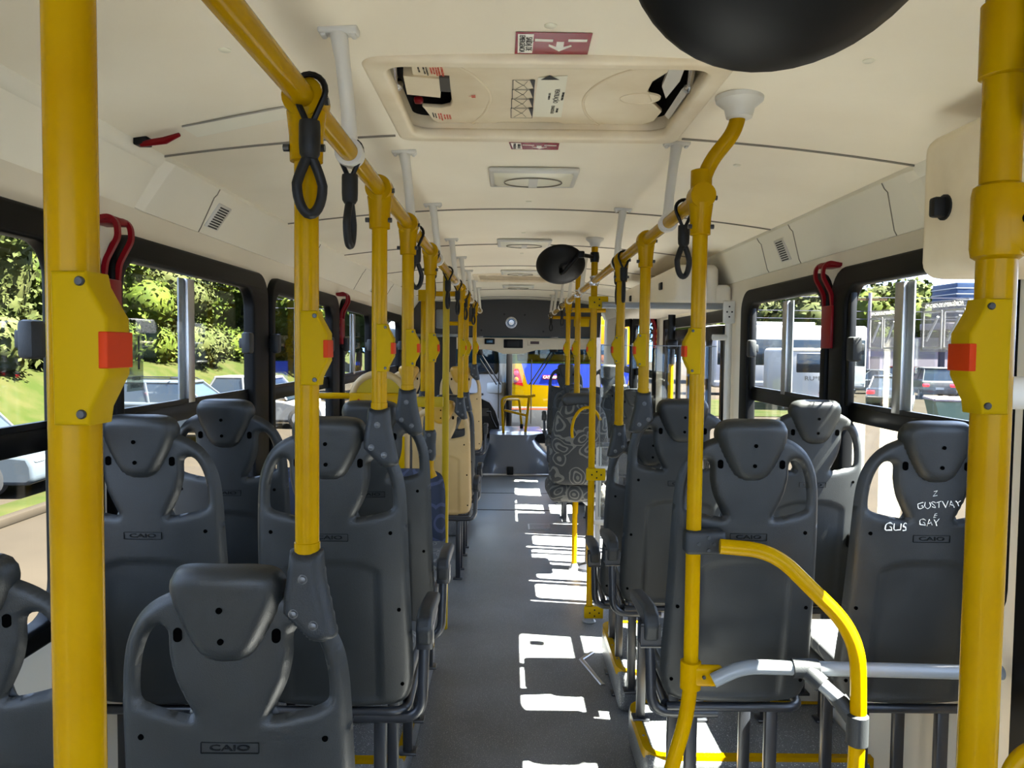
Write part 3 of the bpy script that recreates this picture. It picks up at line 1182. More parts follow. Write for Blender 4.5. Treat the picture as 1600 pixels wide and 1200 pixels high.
def box_meshes(s):
    o = [(s * a, b) for a, b in bx]
    if s < 0:
        o = o[::-1]
    body = plate_mesh('button_box', [o], .040, 'yellow_box', .004, 'xz', 50)
    b = plate_mesh('button', [rrect(.0345, .0422, -.0165, .0135, .001) if s > 0 else rrect(-.0422, -.0345, -.0165, .0135, .001)], .042, 'orange', .001)
    for me_ in (body, b):
        me_.transform(Matrix.Translation((0, -.006, 0)))
    sc_ = MB()
    sc_.lathe([(.0040, -.004), (.0040, .001), (.003, .002)], 12, Matrix.Rotation(PI / 2, 4, 'X'))
    return body, b, sc_.mesh('screw', 'black_metal')


BOXM = {1: box_meshes(1), -1: box_meshes(-1)}
sl = [(-.030, 0), (.029, 0), (.033, -.05), (.044, -.10), (.054, -.150), (.050, -.156), (.030, -.163), (.006, -.160), (-.012, -.142), (-.041, -.112), (-.040, -.075), (-.034, -.04)]


def sleeve_meshes(s):
    o = [(s * a, b) for a, b in sl]
    if s < 0:
        o = o[::-1]
    m = inflate_mesh('seat_sleeve', o, [], 'grey_sleeve', .005, .022, .031, .031, None)
    return m


SLEEVE = {1: sleeve_meshes(1), -1: sleeve_meshes(-1)}


def pole(x, y, z0, z1, s, lab, sleeve=False, box=True, clamp=True, mat_='yellow', name='grab_pole', r=R, boxdz=0.0, foot=False, cap=False, steel=False):
    """s: +1 the button faces +x (left-hand poles), -1 the button faces -x."""
    t = thing(name, lab, 'pole', (x, y, z0), 0, 'yellow grab poles along the aisle')
    part('tube', MB().tube([(0, 0, 0), (0, 0, z1 - z0)], r, 24), mat_, t)
    if clamp:
        c = link('rail_clamp', CLAMP, t, (0, 0, ZR - z0))
        clamp_bolts(c)
    if steel:
        part('steel_clamp', MB().lathe([(r, ZR - z0 - .03), (r + .006, ZR - z0 - .03), (r + .006, ZR - z0 + .03), (r, ZR - z0 + .03)], 16).box(-.03, .03, -.035, .035, ZR - z0 - .02, ZR - z0 - .002, .004)
             .cyl((-.03, -.02, ZR - z0 + .02), (.03, -.02, ZR - z0 + .02), .006, 8), 'steel', t)
    if sleeve:
        m = link('seat_sleeve', SLEEVE[s], t, (0, 0, .006))
        part('tube_collar', MB().lathe([(r, .0), (r + .0016, .001), (r + .0016, .018), (r, .019)], 20), 'yellow', t)
        for u, z in ((.0 * s, -.045), (-.016 * s, -.105), (.018 * s, -.125)):
            link('bolt', BOLT, m, (u, -.032, z))
    if box:
        b = link('button_box', BOXM[s][0], t, (0, 0, EYE - .004 + boxdz - z0))
        link('button', BOXM[s][1], b)
        for z in (.054, -.054):
            link('screw', BOXM[s][2], b, (s * .020, -.0265, z))
    if foot:
        part('foot_cup', MB().lathe([(.042, 0), (.044, .006), (.034, .014), (.030, .03), (.024, .045), (.0215, .05)], 24), 'grey_tube', t)
    if cap:
        h = ceil_z(x) - z0
        part('ceiling_cup', MB().lathe([(.023, h - .055), (.030, h - .05), (.034, h - .03), (.055, h - .012), (.056, h)], 24), 'white_enamel', t)
    return t


zs = lambda y, base: base + H0 + SH + .0       # top of a sleeve near the seat top
pole(-.368, .65, 0, ZR + .3, 1, 'thick-looking yellow pole nearest the camera on the tree side, orange button on its box', clamp=False)
pole(XRL, 1.325, LO + H0 + SH - .0 + .02, ZR, 1, 'yellow pole rising from the seat directly before the camera, a hand strap at its top', sleeve=True)
pole(XRL, 2.06, HI + H0 + SH + .02, ZR, 1, 'yellow pole rising from the second row aisle seat on the tree side', sleeve=True)
pole(XRL, 2.63, HI + H0 + SH + .04, ZR, 1, 'yellow pole rising from the third row aisle seat on the tree side', sleeve=True)
p5 = pole(XRL, 3.36, 1.335, ZR, 1, 'yellow pole held by a riveted grey bracket above the blue fabric seat')
brk = inflate_mesh('grey_bracket', smooth_poly([(-.024, 0), (.026, 0), (.028, -.06), (.026, -.13), (-.005, -.135), (-.012, -.10), (-.038, -.07), (-.036, -.045), (-.026, -.03)], 3), [], 'grey_sleeve', .005, .02, .03, .03)
m = link('grey_bracket', brk, p5, (0, 0, .02))
for u, z in ((.0, -.02), (-.012, -.075), (.006, -.09)):
    link('bolt', BOLT, m, (u, -.031, z))
part('stub_tube', MB().tube([(0, 0, -.09), (0, 0, -.155), (.016, .0, -.19)], R, 16), 'yellow', p5)
pole(-.385, 4.62, 0, ZR + .01, 1, 'thin olive yellow pole standing free on the floor beside the aisle', box=False, clamp=False, mat_='olive_yellow')
pole(XRL, 5.45, LO + H0 + SH + .02, ZR, 1, 'yellow pole above the low beige aisle seat', sleeve=True)
pole(XRL, 6.12, LO + H0 + SH + .02, ZR, 1, 'yellow pole above the low grey seat ahead of the beige one', sleeve=True)
pole(XRL, 7.58, HI + H0 + SH + .02, ZR, 1, 'foremost yellow pole of the tree side, above the far beige seat', sleeve=True)
pole(-.70, 6.2, LO + H0 + SH + .02, EYE + .43, 1, 'yellow pole standing off the aisle, joined to the cross bar', box=True, clamp=False, sleeve=True)
cbar = thing('cross_bar', 'short yellow cross bar joining the wall-side pole to the tree side handrail', 'handrail', (-.70, 6.2, EYE + .425))
part('tube', MB().tube([(0, 0, 0), (.36, 0, 0)], R, 16), 'yellow', cbar)
part('clamp_plate', MB().box(-.04, .035, -.03, -.018, -.06, .03, .006), 'yellow_box', cbar)
cbar = thing('cross_bar', 'short yellow cross bar near the front header on the tree side', 'handrail', (-.60, 7.58, EYE + .23))
part('tube', MB().tube([(0, 0, 0), (.235, 0, 0)], R, 16), 'yellow', cbar)

# right-hand poles
p = pole(.538, .855, 0, ZR + .35, -1, 'thick-looking yellow pole on the parked-vehicle side with a round collar above its button box', clamp=False)
part('joint_collar', MB().lathe([(.0205, 1.822), (.026, 1.826), (.0275, 1.835), (.0275, 1.893), (.026, 1.902), (.0205, 1.906)], 28).box(-.012, .05, -.0275, .0, 1.827, 1.902, .01), 'yellow', p)
part('collar_bolt', MB().cyl((.014, -.0290, 1.864), (.014, -.0265, 1.864), .0058, 14), 'seat_hole', p)
part('joint_collar', MB().lathe([(.022, 2.02), (.025, 2.022), (.025, 2.10), (.022, 2.102)], 28), 'yellow', p)

p = thing('grab_pole', 'yellow pole with a bent top under a round ceiling cup, guard rail attached', 'pole', (XRR, 2.11, 0), 0, 'yellow grab poles along the aisle')
top = ceil_z(.60)
part('tube', MB().tube(fillet([(-.07, -.03, .0), (-.07, -.03, .50), (0, 0, .72), (0, 0, 2.20), (.085, -.03, 2.31), (.09, -.03, top)], .09, 8), R, 24), 'yellow', p)
c = link('rail_clamp', CLAMP, p, (0, 0, ZR))
clamp_bolts(c)
part('top_collar', MB().lathe([(R, 2.10), (.0285, 2.103), (.0285, 2.205), (R, 2.208)], 24), 'yellow', p)
part('ceiling_cup', MB().lathe([(.023, top - .06), (.034, top - .055), (.040, top - .03), (.062, top - .012), (.064, top)], 28, Matrix.Translation((.09, -.03, 0))), 'white_enamel', p)
b = link('button_box', BOXM[-1][0], p, (0, 0, EYE - .004))
link('button', BOXM[-1][1], b)
for z in (.054, -.054):
    link('screw', BOXM[-1][2], b, (-.020, -.0265, z))
part('rubber_clamp', MB().box(-.028, .085, -.030, .022, 1.155, 1.222, .012, 3), 'grey_sleeve', p)
part('yellow_clamp', MB().lathe([(R, .77), (.029, .772), (.029, .848), (R, .85)], 24).box(.0, .085, -.028, -.004, .785, .845, .014, 3), 'yellow', p)
for u, z in ((.008, 1.187), (.05, 1.187), (.035, 1.205), (.035, 1.17), (.03, .815), (.065, .822)):
    part('clamp_bolt', MB().cyl((u, -.0335, z), (u, -.025, z), .005, 10), 'black_metal', p)

gr = thing('guard_rail', 'bent yellow guard rail with a grey tube behind the graffitied seat', 'guard rail', (XRR, 2.06, 0))
part('yellow_tube', MB().tube(fillet([(.06, 0, 1.187), (.20, -.02, 1.180), (.395, -.10, .985), (.40, -.11, .80), (.385, -.11, 0)], .09, 10), R, 24), 'yellow', gr)
part('grey_tube', MB().tube(fillet([(.05, 0, .815), (.13, .0, .855), (.75, .0, .845), (.84, .0, .845)], .06, 8), .0195, 20), 'grey_tube', gr)
part('grey_stub', MB().tube([(.30, .0, .85), (.395, -.09, .775)], .018, 16), 'grey_tube', gr)
part('tee_clamp', MB().tube([(.265, .0, .852), (.335, .0, .852)], .026, 16).tube([(.30, 0, .852), (.335, -.035, .822)], .024, 14), 'grey_sleeve', gr)
part('post_clamp', MB().lathe([(R, .695), (.0275, .70), (.0275, .775), (R, .78)], 20, Matrix.Translation((.398, -.11, 0))).tube([(.365, -.068, .80), (.396, -.10, .755)], .023, 14), 'grey_sleeve', gr)

pole(XRR, 2.955, HI + H0 + SH + .02, ZR, -1, 'yellow pole over the aisle seat beyond the guard rail', sleeve=True)
pole(XRR, 3.60, LO + H0 + SH + .02, ZR, -1, 'yellow pole over the low aisle seat before the middle door', sleeve=True)
p4 = pole(XRR, 4.76, 0, ceil_z(XRR), -1, 'yellow pole from floor to ceiling carrying the round mirror', foot=True, cap=True, clamp=False, steel=True)
for z, mm in ((EYE + .245, 'yellow_box'), (.90, 'yellow_box'), (.03, 'yellow_box')):
    part('clamp_plate', MB().box(-.035, .085, -.032, -.012, z, z + .075, .006).lathe([(R, z), (R + .007, z), (R + .007, z + .075), (R, z + .075)], 18), mm, p4)
    for u, v in ((.0, .037), (.03, .018), (.03, .056), (.058, .037)):
        part('plate_bolt', MB().cyl((u, -.034, z + v), (u, -.031, z + v), .0055, 8), 'black', p4)
pole(XRR, 5.90, 0, ceil_z(XRR), -1, 'yellow pole from floor to ceiling in front of the patterned seat', foot=True, cap=True, clamp=False, steel=True)
pole(XRR, 6.85, LO + H0 + SH + .05, ZR, -1, 'foremost yellow pole of the door side, meeting the front cross bar', sleeve=False)
pole(.62, 7.0, .2, EYE + .36, -1, 'yellow pole with clamp plates set back from the door side handrail', box=False, clamp=False)
for z in (EYE + .245, 0):
    if z:
        cbar = thing('cross_bar', 'short yellow cross bar at the top of the set-back pole', 'handrail', (.515, 7.0, z + .1))
        part('tube', MB().tube([(0, 0, 0), (.35, 0, 0)], R, 16), 'yellow', cbar)
        part('clamp_plate', MB().box(.06, .2, -.03, -.018, -.15, -.08, .006), 'yellow_box', cbar)
cbar = thing('cross_bar', 'yellow cross bar in front of the black header', 'handrail', (.30, 9.95, ZR - .02))
part('tube', MB().tube([(.2, 0, 0), (.75, 0, -.01)], R, 16), 'yellow', cbar)

# white tube on the pole at the picture edge
wt = thing('white_grab_tube', 'short white tube sticking out behind the pole at the picture edge', 'handrail', (.548, .86, EYE - .045))
part('tube', MB().tube([(0, 0, 0), (.35, .02, 0)], .0185, 18), 'white_enamel', wt)

# ------------------------------------------------------------------ hand straps
st = MB()
pts = []
for k in range(28):
    a = 2 * PI * k / 28
    ww = .021 * math.sin(a) * (1.0 if math.cos(a) < 0 else (1 - .55 * math.cos(a)))
    pts.append((ww, 0, -.150 + .048 * math.cos(a)))
lp = MB().loop(pts, .0085, 12)
LOOPM = lp.mesh('grip_loop', 'rubber')
GRIP = MB().lathe([(.012, -.108), (.0165, -.100), (.0175, -.085), (.0175, -.052), (.0165, -.046), (.008, -.045)], 18).mesh('grip_sleeve', 'rubber')
cd_ = MB()
pc = []
for k in range(13):
    a = -PI * .12 + (PI * 1.24) * k / 12
    pc.append((.026 * math.cos(a), 0, .004 + .026 * math.sin(a)))
cd_.tube([(.004, 0, -.05)] + pc + [(-.004, 0, -.05)], .0052, 8)
CORD = cd_.mesh('cord', 'black')


def strap(x, y, rz, lab, k=1.0):
    t = thing('hand_strap', lab, 'strap', (x, y, ZR), 0, 'black rubber hand straps hanging from the handrails')
    link('cord', CORD, t)
    g_ = link('grip_sleeve', GRIP, t)
    link('grip_loop', LOOPM, t, rot=(0, 0, rz))
    return t


names = 'first second third fourth fifth sixth seventh eighth'.split()
for k, (y, rz) in enumerate(((1.285, .45), (1.68, 1.45), (2.86, .5), (3.48, 1.4), (4.30, 1.3), (5.1, 1.2), (6.0, 1.0), (7.3, .9))):
    lab = 'black hand strap, %s from the camera along the tree side handrail' % names[k]
    if k == 0:
        lab = 'black hand strap with its loop open to view in front of the nearest rail clamp'
    if k == 1:
        lab = 'black hand strap turned edge-on under the first white ceiling hanger'
    s_ = strap(XRL, y, rz, lab)
    if k == 0:
        s_.location.x += .016
for k, (y, rz) in enumerate(((2.31, .35), (3.52, 1.5), (3.72, 1.2), (7.7, .8), (9.75, .5))):
    lab = 'black hand strap, %s from the camera along the door side handrail' % names[k]
    strap(XRR, y, rz, lab)
# strap at the picture edge, on the near pole
strap(.556, .82, .6, 'black hand strap cut by the picture edge beside the thick pole').location.z = 2.17

# ------------------------------------------------------------------ round safety mirrors
def mirror(c, tilt, rz, lab, armend, k=1.0):
    t = thing('round_mirror', lab, 'mirror', c)
    M = Matrix.Rotation(rz, 4, 'Z') @ Matrix.Rotation(tilt, 4, 'X') @ Matrix.Scale(k, 4)
    prof = [(.0, -.040), (.05, -.038), (.09, -.031), (.125, -.018), (.146, 0.0), (.150, .008), (.149, .014)]
    part('housing', MB().lathe(prof, 48, M), 'mirror_back', t, smooth=60)
    g2 = [(.0, .040), (.06, .036), (.11, .024), (.146, .012)]
    part('mirror_glass', MB().lathe(g2[::-1], 48, M), 'steel', t, smooth=60)
    e = Vector(armend) - Vector(c)
    s0 = M @ Vector((0, 0, -.04))
    am = MB().tube(fillet([s0, s0 + (M.to_3x3() @ Vector((0, 0, -.05))), Vector((e.x * .5, s0.y - .05, e.z)), e], .03), .012, 10)
    am.lathe([(.026, e.z - .03), (.03, e.z), (.026, e.z + .03)], 14, Matrix.Translation((e.x, e.y, 0)))
    am.box(e.x * .55 - .02, e.x * .55 + .02, s0.y - .065, s0.y - .03, e.z - .02, e.z + .02, .008)
    part('mounting_arm', am, 'black', t)
    return t


c2 = at(876, 415, 4.70)
mirror(c2, math.radians(-90 + 44), .0, 'round black mirror on an arm, farther down the aisle', (XRR, 4.76, at(925, 402, 4.76).z))
c1 = at(1252, -153, .77)
mirror(c1, math.radians(-90 + 44), .05, 'huge-looking round black mirror cut off by the top of the picture', (XRR + .023, .855, c1.z + .03), 1.16)

q = at(1592, 1172, .93)
yl = thing('grab_loop', 'small yellow bent tube at the lower picture edge beside the thick pole', 'handrail', q)
part('tube', MB().tube(fillet([(.0, 0, -.25), (-.012, 0, -.03), (.01, 0, .0), (.12, 0, .012), (.14, .02, -.25)], .03), .011, 12), 'yellow', yl)
# ------------------------------------------------------------------ roof hatch and ceiling fittings
def atz(px, py, z):
    r = RCAM @ Vector(((px - 800) / FPX, (600 - py) / FPX, -1))
    t = (z - EYE) / r.z
    return Vector((r.x * t, r.y * t, z))


ZC = ceil_z(CX)
MCEIL = Matrix(((0, 0, 1, 0), (1, 0, 0, 0), (0, 1, 0, 0), (0, 0, 0, 1)))    # text runs +y, letters' tops +x, faces down


def ceil_text(parent, s, x, y, z, size, material, sx=1.0, flip=False):
    o = link('lettering', text_mesh(s, size, material, .0003, sx), parent)
    o.matrix_local = Matrix.Translation((x, y, z)) @ (Matrix.Rotation(PI, 4, 'Z') if flip else Matrix.Identity(4)) @ MCEIL
    return o


def hatch(a, b, c, d, lab, full=True):
    t = thing('roof_hatch', lab, 'hatch', (0, 0, ZC))
    fr = plate_mesh('hatch_frame', [rrect(a - .02, b + .02, c - .02, d + .02, .05, 8), rrect(a + .035, b - .035, c + .025, d - .035, .05, 8)], .034, 'hatch_beige', .012, 'xy', 50, 3)
    link('hatch_frame', fr, t, (0, 0, -.004))
    sh = MB()
    ip, op = rrect(a + .03, b - .03, c + .02, d - .03, .05, 8), rrect(a + .05, b - .05, c + .05, d - .05, .05, 8)
    m = len(ip)
    sh.add([(p[0], p[1], 0) for p in ip] + [(p[0], p[1], .05) for p in ip] + [(p[0], p[1], .14) for p in ip],
           [(i, (i + 1) % m, (i + 1) % m + m, i + m) for i in range(m)])
    part('shaft_wall', sh, 'hatch_beige', t)
    sh = MB()
    sh.add([(p[0], p[1], .05) for p in ip] + [(p[0], p[1], .16) for p in ip],
           [(i, (i + 1) % m, (i + 1) % m + m, i + m) for i in range(m)] + [tuple(range(m, 2 * m))])
    part('dark_void_cover', sh, 'black_matt', t)  # outer roof dome, coloured black to paint in the dark void above the lid
    zl = .035
    if not full:
        part('lid', MB().box(a + .09, b - .09, c + .03, d - .05, zl, zl + .012, .004), 'hatch_beige', t)
        return t
    Z = ZC + zl
    px = [(640, 88), (1050, 90), (1046, 108), (1020, 124), (1012, 140), (1020, 158), (1034, 172), (1022, 186), (1000, 193), (955, 198), (915, 200), (893, 195), (872, 188), (780, 188), (758, 194), (735, 199), (714, 197), (690, 192),
          (676, 184), (664, 168), (660, 164), (690, 166), (703, 163), (706, 156), (704, 136), (700, 133), (662, 130), (650, 124), (644, 112)]
    ol = [tuple(atz(p[0], p[1], Z))[:2] for p in px][::-1]
    lid = link('lid', plate_mesh('lid', [ol], .014, 'hatch_beige', .004, 'xy', 50), t, (0, 0, zl))
    for pts in ([(700, 92), (738, 110), (762, 135), (768, 150), (757, 175), (735, 192), (715, 197)], [(1015, 97), (960, 112), (925, 132), (910, 152), (914, 175), (935, 192), (955, 198)]):
        q = [atz(p[0], p[1], Z) for p in pts]
        q = [Vector((p.x, p.y, zl - .006)) for p in q]
        part('embossed_arc', MB().tube(fillet(q, .08), .005, 8), 'hatch_beige', t)
    # finger cup
    q = atz(1000, 150, Z)
    part('finger_cup', MB().lathe([(.0, zl + .010), (.03, zl + .008), (.05, zl - .002), (.058, zl - .009), (.060, zl - .004)], 28, Matrix.Translation((q.x, q.y, 0)) @ Matrix.Diagonal((1.0, .8, 1, 1))), 'hatch_beige', t)
    # left mechanism
    def W(px, py, dz):
        v = atz(px, py, ZC + dz)
        return Vector((v.x, v.y, dz))
    part('strut', MB().tube([W(614, 98, .02), W(617, 136, .03)], .009, 12).lathe([(.004, -.02), (.016, -.012), (.02, 0), (.016, .012), (.004, .02)], 14, Matrix.Translation(W(619, 132, .03))), 'steel', t)
    part('hinge_lever', MB().tube([W(612, 142, .02), W(634, 182, .02)], .016, 12), 'white_enamel', t)
    part('strut', MB().tube([W(1082, 104, .02), W(1078, 132, .03)], .009, 12).lathe([(.004, -.02), (.014, -.012), (.018, 0), (.014, .012), (.004, .02)], 14, Matrix.Translation(W(1078, 134, .03))), 'steel', t)
    part('hinge_lever', MB().tube([W(1072, 140, .02), W(1045, 180, .02)], .013, 4), 'white_enamel', t)
    part('hinge_plate', MB().prism([tuple(W(p[0], p[1], 0))[:2] for p in ((1052, 108), (1076, 106), (1062, 142), (1040, 168), (1034, 150))], zl - .01, zl + .0, 'z'), 'white_enamel', t)
    part('latch_block', MB().prism([tuple(W(p[0], p[1], 0))[:2] for p in ((630, 132), (690, 137), (688, 165), (636, 160))], .022, .05, 'z'), 'hatch_beige', t)
    part('latch_slot', MB().prism([tuple(W(p[0], p[1], 0))[:2] for p in ((686, 134), (702, 135), (704, 156), (688, 155))], .021, .03, 'z'), 'header', t)
    part('release_knob', MB().box(*(lambda v: (v.x - .013, v.x + .013, v.y - .012, v.y + .012, .008, .026, .006))(W(654, 155, .02))), 'red', t)
    part('rail_strip', MB().tube([W(594, 100, .02), W(627, 185, .02)], .007, 6).tube([W(1112, 104, .02), W(1068, 183, .02)], .007, 6), 'alu', t)
    for p in ((745, 200), (930, 203)):
        q = W(p[0], p[1], zl)
        part('stop_stud', MB().lathe([(.009, zl - .02), (.010, zl - .005), (.010, zl + .01)], 12, Matrix.Translation((q.x, q.y, 0))), 'hatch_beige', t)
    # instruction labels on the lid
    zt = zl - .0095
    st = part('sticker', MB().prism([tuple(W(p[0], p[1], zl - .008))[:2] for p in ((841, 121), (887, 118), (877, 183), (832, 182))], zt + .0008, zt + .0013, 'z'), 'lamp_cover', t)
    for k, (p, s, sz) in enumerate((((869, 150), 'VENTILAÇÃO', .016), ((863, 171), 'EXAUSTÃO', .012), ((879, 150), 'EMPURRE PARA', .008), ((870, 172), 'EMPURRE', .008), ((858, 150), 'TETO ABERTO', .007))):
        q = W(p[0], p[1], zl - .008)
        ceil_text(t, s, q.x, q.y, zt + .0004, sz * 1.25, 'black_print', 1.0)
    for k in range(4):
        pa = ((801, 124), (836, 126), (834, 141), (800, 140))
        f = [W(p_[0] - k * 1.0, p_[1] + k * 14.5, zl - .008) for p_ in pa]
        x0, x1 = f[0].x, f[1].x
        y0, y1 = f[0].y, f[3].y
        part('pictogram', link('x', plate_mesh('x', [[(x0, y0), (x1, y0), (x1, y1), (x0, y1)], [(x0 + .002, y0 + .002), (x1 - .002, y0 + .002), (x1 - .002, y1 - .002), (x0 + .002, y1 - .002)]], .0004, 'black_print', 0, 'xy')) and MB()
             .prism([(x1 - .014, y0), (x1, y0), (x1, y1)], zt, zt + .0004, 'z')
             .tube([(x0 + .008, y0 + .008, zt), ((x0 + x1) / 2, (y0 + y1) / 2 + .004, zt), (x1 - .02, y0 + .01, zt)], .0008, 4)
             .tube([(x0 + .01, y1 - .008, zt), ((x0 + x1) / 2, (y0 + y1) / 2 - .002, zt), (x1 - .02, y1 - .01, zt)], .0006, 4), 'black_print', t)
        xo_ = bpy.data.objects['x']
        xo_.name = 'pictogram_border'
        xo_.parent = t
        xo_.location = (0, 0, zt)
    q = [W(p[0], p[1], zl - .008) for p in ((845, 124), (859, 117), (874, 124))]
    part('arrow_mark', MB().prism([(v.x, v.y) for v in q], zt, zt + .0004, 'z'), 'black_print', t)
    # red and black warning texts near the left latch
    for (p0, s, m_, sz) in (((685, 108), 'PUXE A TRAVA VERMELHA', 'red_print', .0065), ((677, 108), 'PARA BAIXO E GIRE', 'red_print', .0065), ((666, 108), 'SOMENTE EM EMERGÊNCIA', 'black_print', .006), ((699, 182), 'VENTILAÇÃO', 'red_print', .007), ((690, 182), 'ABRA COM CUIDADO', 'red_print', .0065), ((681, 180), 'FECHE AO SAIR', 'black_print', .006), ((738, 150), 'AQUI', 'red_print', .008), ((690, 108), 'SAÍDA DE EMERGÊNCIA', 'red_print', .0085), ((681, 108), 'EM CASO DE EMERGÊNCIA', 'red_print', .0065), ((673, 108), 'GIRE A ALAVANCA', 'red_print', .0065), ((662, 108), 'EMPURRE A TAMPA', 'black_print', .0065), ((654, 108), 'PARA FORA', 'black_print', .0065),
                          ((703, 182), 'ATENÇÃO', 'red_print', .0085), ((695, 182), 'NÃO OPERAR', 'red_print', .0065), ((686, 181), 'COM O VEÍCULO', 'red_print', .0065), ((677, 179), 'EM MOVIMENTO', 'black_print', .0055), ((741, 150), 'PUXE', 'red_print', .009), ((734, 150), '!', 'red_print', .010)):
        q = W(p0[0], p0[1], zl - .008)
        ceil_text(t, s, q.x, q.y, zt, sz * 1.0, m_, 1.15)
    return t


hatch(*HATCHES[0], 'large beige roof hatch with an instruction sticker, over the rear aisle')
hatch(*HATCHES[1], 'beige roof hatch seen at a grazing angle near the front of the aisle', False)


def exit_sign(px, py, yspan, lab):
    z = ceil_z(.1) - .002
    t = thing('exit_sticker', lab, 'sticker', (0, 0, 0))
    q = [atz(*p, z) for p in px]
    q = [Vector((p.x, p.y, ceil_z(p.x) - .0015)) for p in q]
    part('film', MB().add([tuple(p) for p in q] + [(p.x, p.y, p.z - .0006) for p in q], [(0, 1, 2, 3), (7, 6, 5, 4), (0, 1, 5, 4), (1, 2, 6, 5), (2, 3, 7, 6), (3, 0, 4, 7)]), 'red_film', t, smooth=0)
    def L(u, v, d=.0010):
        p = (q[0] * (1 - u) + q[1] * u) * (1 - v) + (q[3] * (1 - u) + q[2] * u) * v
        return (p.x, p.y, p.z - .0012)
    def quad(us):
        return MB().add([L(*a) for a in us], [tuple(range(len(us)))])
    part('white_field', quad([(.03, .06), (.24, .06), (.24, .94), (.04, .94)]), 'white_print', t, smooth=0)
    part('bar_mark', quad([(.26, .26), (.50, .28), (.50, .40), (.26, .38)]), 'white_print', t, smooth=0)
    part('bar_mark', quad([(.70, .26), (.95, .26), (.95, .38), (.70, .38)]), 'white_print', t, smooth=0)
    part('arrow_mark', quad([(.55, .38), (.65, .38), (.65, .62), (.75, .52), (.76, .60), (.60, .84), (.45, .60), (.45, .50), (.55, .62)]), 'white_print', t, smooth=0)
    ht = (q[3] - q[0]).length
    for u, s, zz in ((.18, 'SAÍDA DE', 1.0), (.09, 'EMERGÊNCIA', 1.0)):
        p = L(u, .5)
        ceil_text(t, s, p[0], p[1], p[2] - .0006, ht * (.145 if 'EM' in s else .16), 'black_print', .9)
    return t


exit_sign(((806, 50), (926, 52), (918, 85), (804, 84)), 0, 0, 'red emergency exit sticker on the ceiling behind the roof hatch')
exit_sign(((795, 222), (874, 224), (872, 234), (799, 233)), 0, 0, 'red emergency exit sticker on the ceiling ahead of the roof hatch, foreshortened')

# ceiling lamps
for k, (y, lab) in enumerate(((3.11, 'wide shallow ceiling lamp just ahead of the roof hatch'), (5.04, 'wide shallow ceiling lamp, second ahead of the roof hatch'), (7.0, 'wide shallow ceiling lamp, third ahead of the roof hatch'), (8.6, 'wide shallow ceiling lamp near the front header'))):
    t = thing('ceiling_lamp', lab, 'lamp', (.085, y, ceil_z(.08)), 0, 'ceiling lamps in the middle of the ceiling')
    L = MB().box(-.175, .175, -.15, .15, -.020, -.002, .008, 3)
    part('housing', L, 'white_enamel', t)
    vs, fs = [], []
    nx, ny = 24, 8
    for j in range(ny + 1):
        for i in range(nx + 1):
            u, v = -1 + 2 * i / nx, -1 + 2 * j / ny
            vs.append((u * .155, v * .12, -.020 - .012 * max(0, 1 - u * u) ** .7 * max(0, 1 - v * v) ** .5))
    for j in range(ny):
        for i in range(nx):
            a = j * (nx + 1) + i
            fs.append((a, a + 1, a + nx + 2, a + nx + 1))
    df_ = part('diffuser', MB().add(vs, fs), 'lamp_cover', t)
    part('reflector_ring', MB().loop([Vector((.115 * math.cos(a), .085 * math.sin(a), -.031)) for a in [2 * PI * k / 32 for k in range(32)]], .0025, 6), 'seam', df_)
    part('reflector_gap', MB().box(-.018, .018, -.08, .08, -.0335, -.0315), 'white_enamel', df_)

t = thing('flat_ceiling_panel', 'flat translucent light panel flush with the ceiling over the tree side seats', 'panel', (0, 0, 0))
q = [atz(*p, EYE + .65) for p in ((285, 183), (443, 171), (470, 184), (308, 199))]
part('cover', MB().add([(p.x, p.y, ceil_z(p.x) - .002) for p in q] + [(p.x, p.y, ceil_z(p.x) - .006) for p in q], [(0, 1, 2, 3), (7, 6, 5, 4), (0, 1, 5, 4), (1, 2, 6, 5), (2, 3, 7, 6), (3, 0, 4, 7)]), 'pale_plate', t, smooth=0)
rp = [Vector((p.x, p.y, ceil_z(p.x) - .003)) for p in q]
part('rim', MB().loop(rp, .003, 6), 'alu', t)

for k, (px, py, lab) in enumerate(((351, 62, 'round cream screw cap on the ceiling over the tree side rail'), (1358, 79, 'round cream screw cap on the ceiling by the big mirror'), (860, 47, 'round cream screw cap touching the red exit sticker'),
                                   (1152, 248, 'round cream screw cap beside the bent pole top'), (826, 318, 'small screw cap on the ceiling ahead of the first lamp'), (818, 366, 'small screw cap on the ceiling before the second lamp'), (815, 398, 'small screw cap on the ceiling past the second lamp'))):
    q = atz(px, py, EYE + .68)
    z = ceil_z(q.x)
    o = part('screw_cap', MB().lathe([(.0, -.005), (.010, -.0045), (.0135, -.002), (.0138, .0)], 20), 'lamp_cover', None)
    o.location = (q.x, q.y, z)
    tag(o, lab, 'cap', 'round screw caps on the ceiling')

q = at(224, 217, 2.25)
t = thing('red_ceiling_lever', 'small dark red lever folded against the ceiling edge', 'lever', (-1.02, 2.30, ceil_z(-1.02) - .02))
part('blade', MB().tube([(-.075, .0, -.008), (0, -.01, .0), (.05, -.03, .012)], [.009, .011, .006], 10), 'red', t)
part('hinge_bracket', MB().box(-.095, -.055, -.01, .03, -.012, .02, .004), 'black', t)

# ------------------------------------------------------------------ housings above the doors, red window levers
def housing(name, x0, y0, y1, z0, z1, lab, knob):
    t = thing(name, lab, 'housing', (0, 0, 0))
    part('cover', MB().box(x0, XR - .085, y0, y1, z0, z1, .045, 5).box(x0 + .08, XR - .004, y0 + .01, y1 - .01, z0 + .002, min(z1 - .05, 2.125), .03, 4), 'wall' if knob else 'hatch_beige', t)
    return t


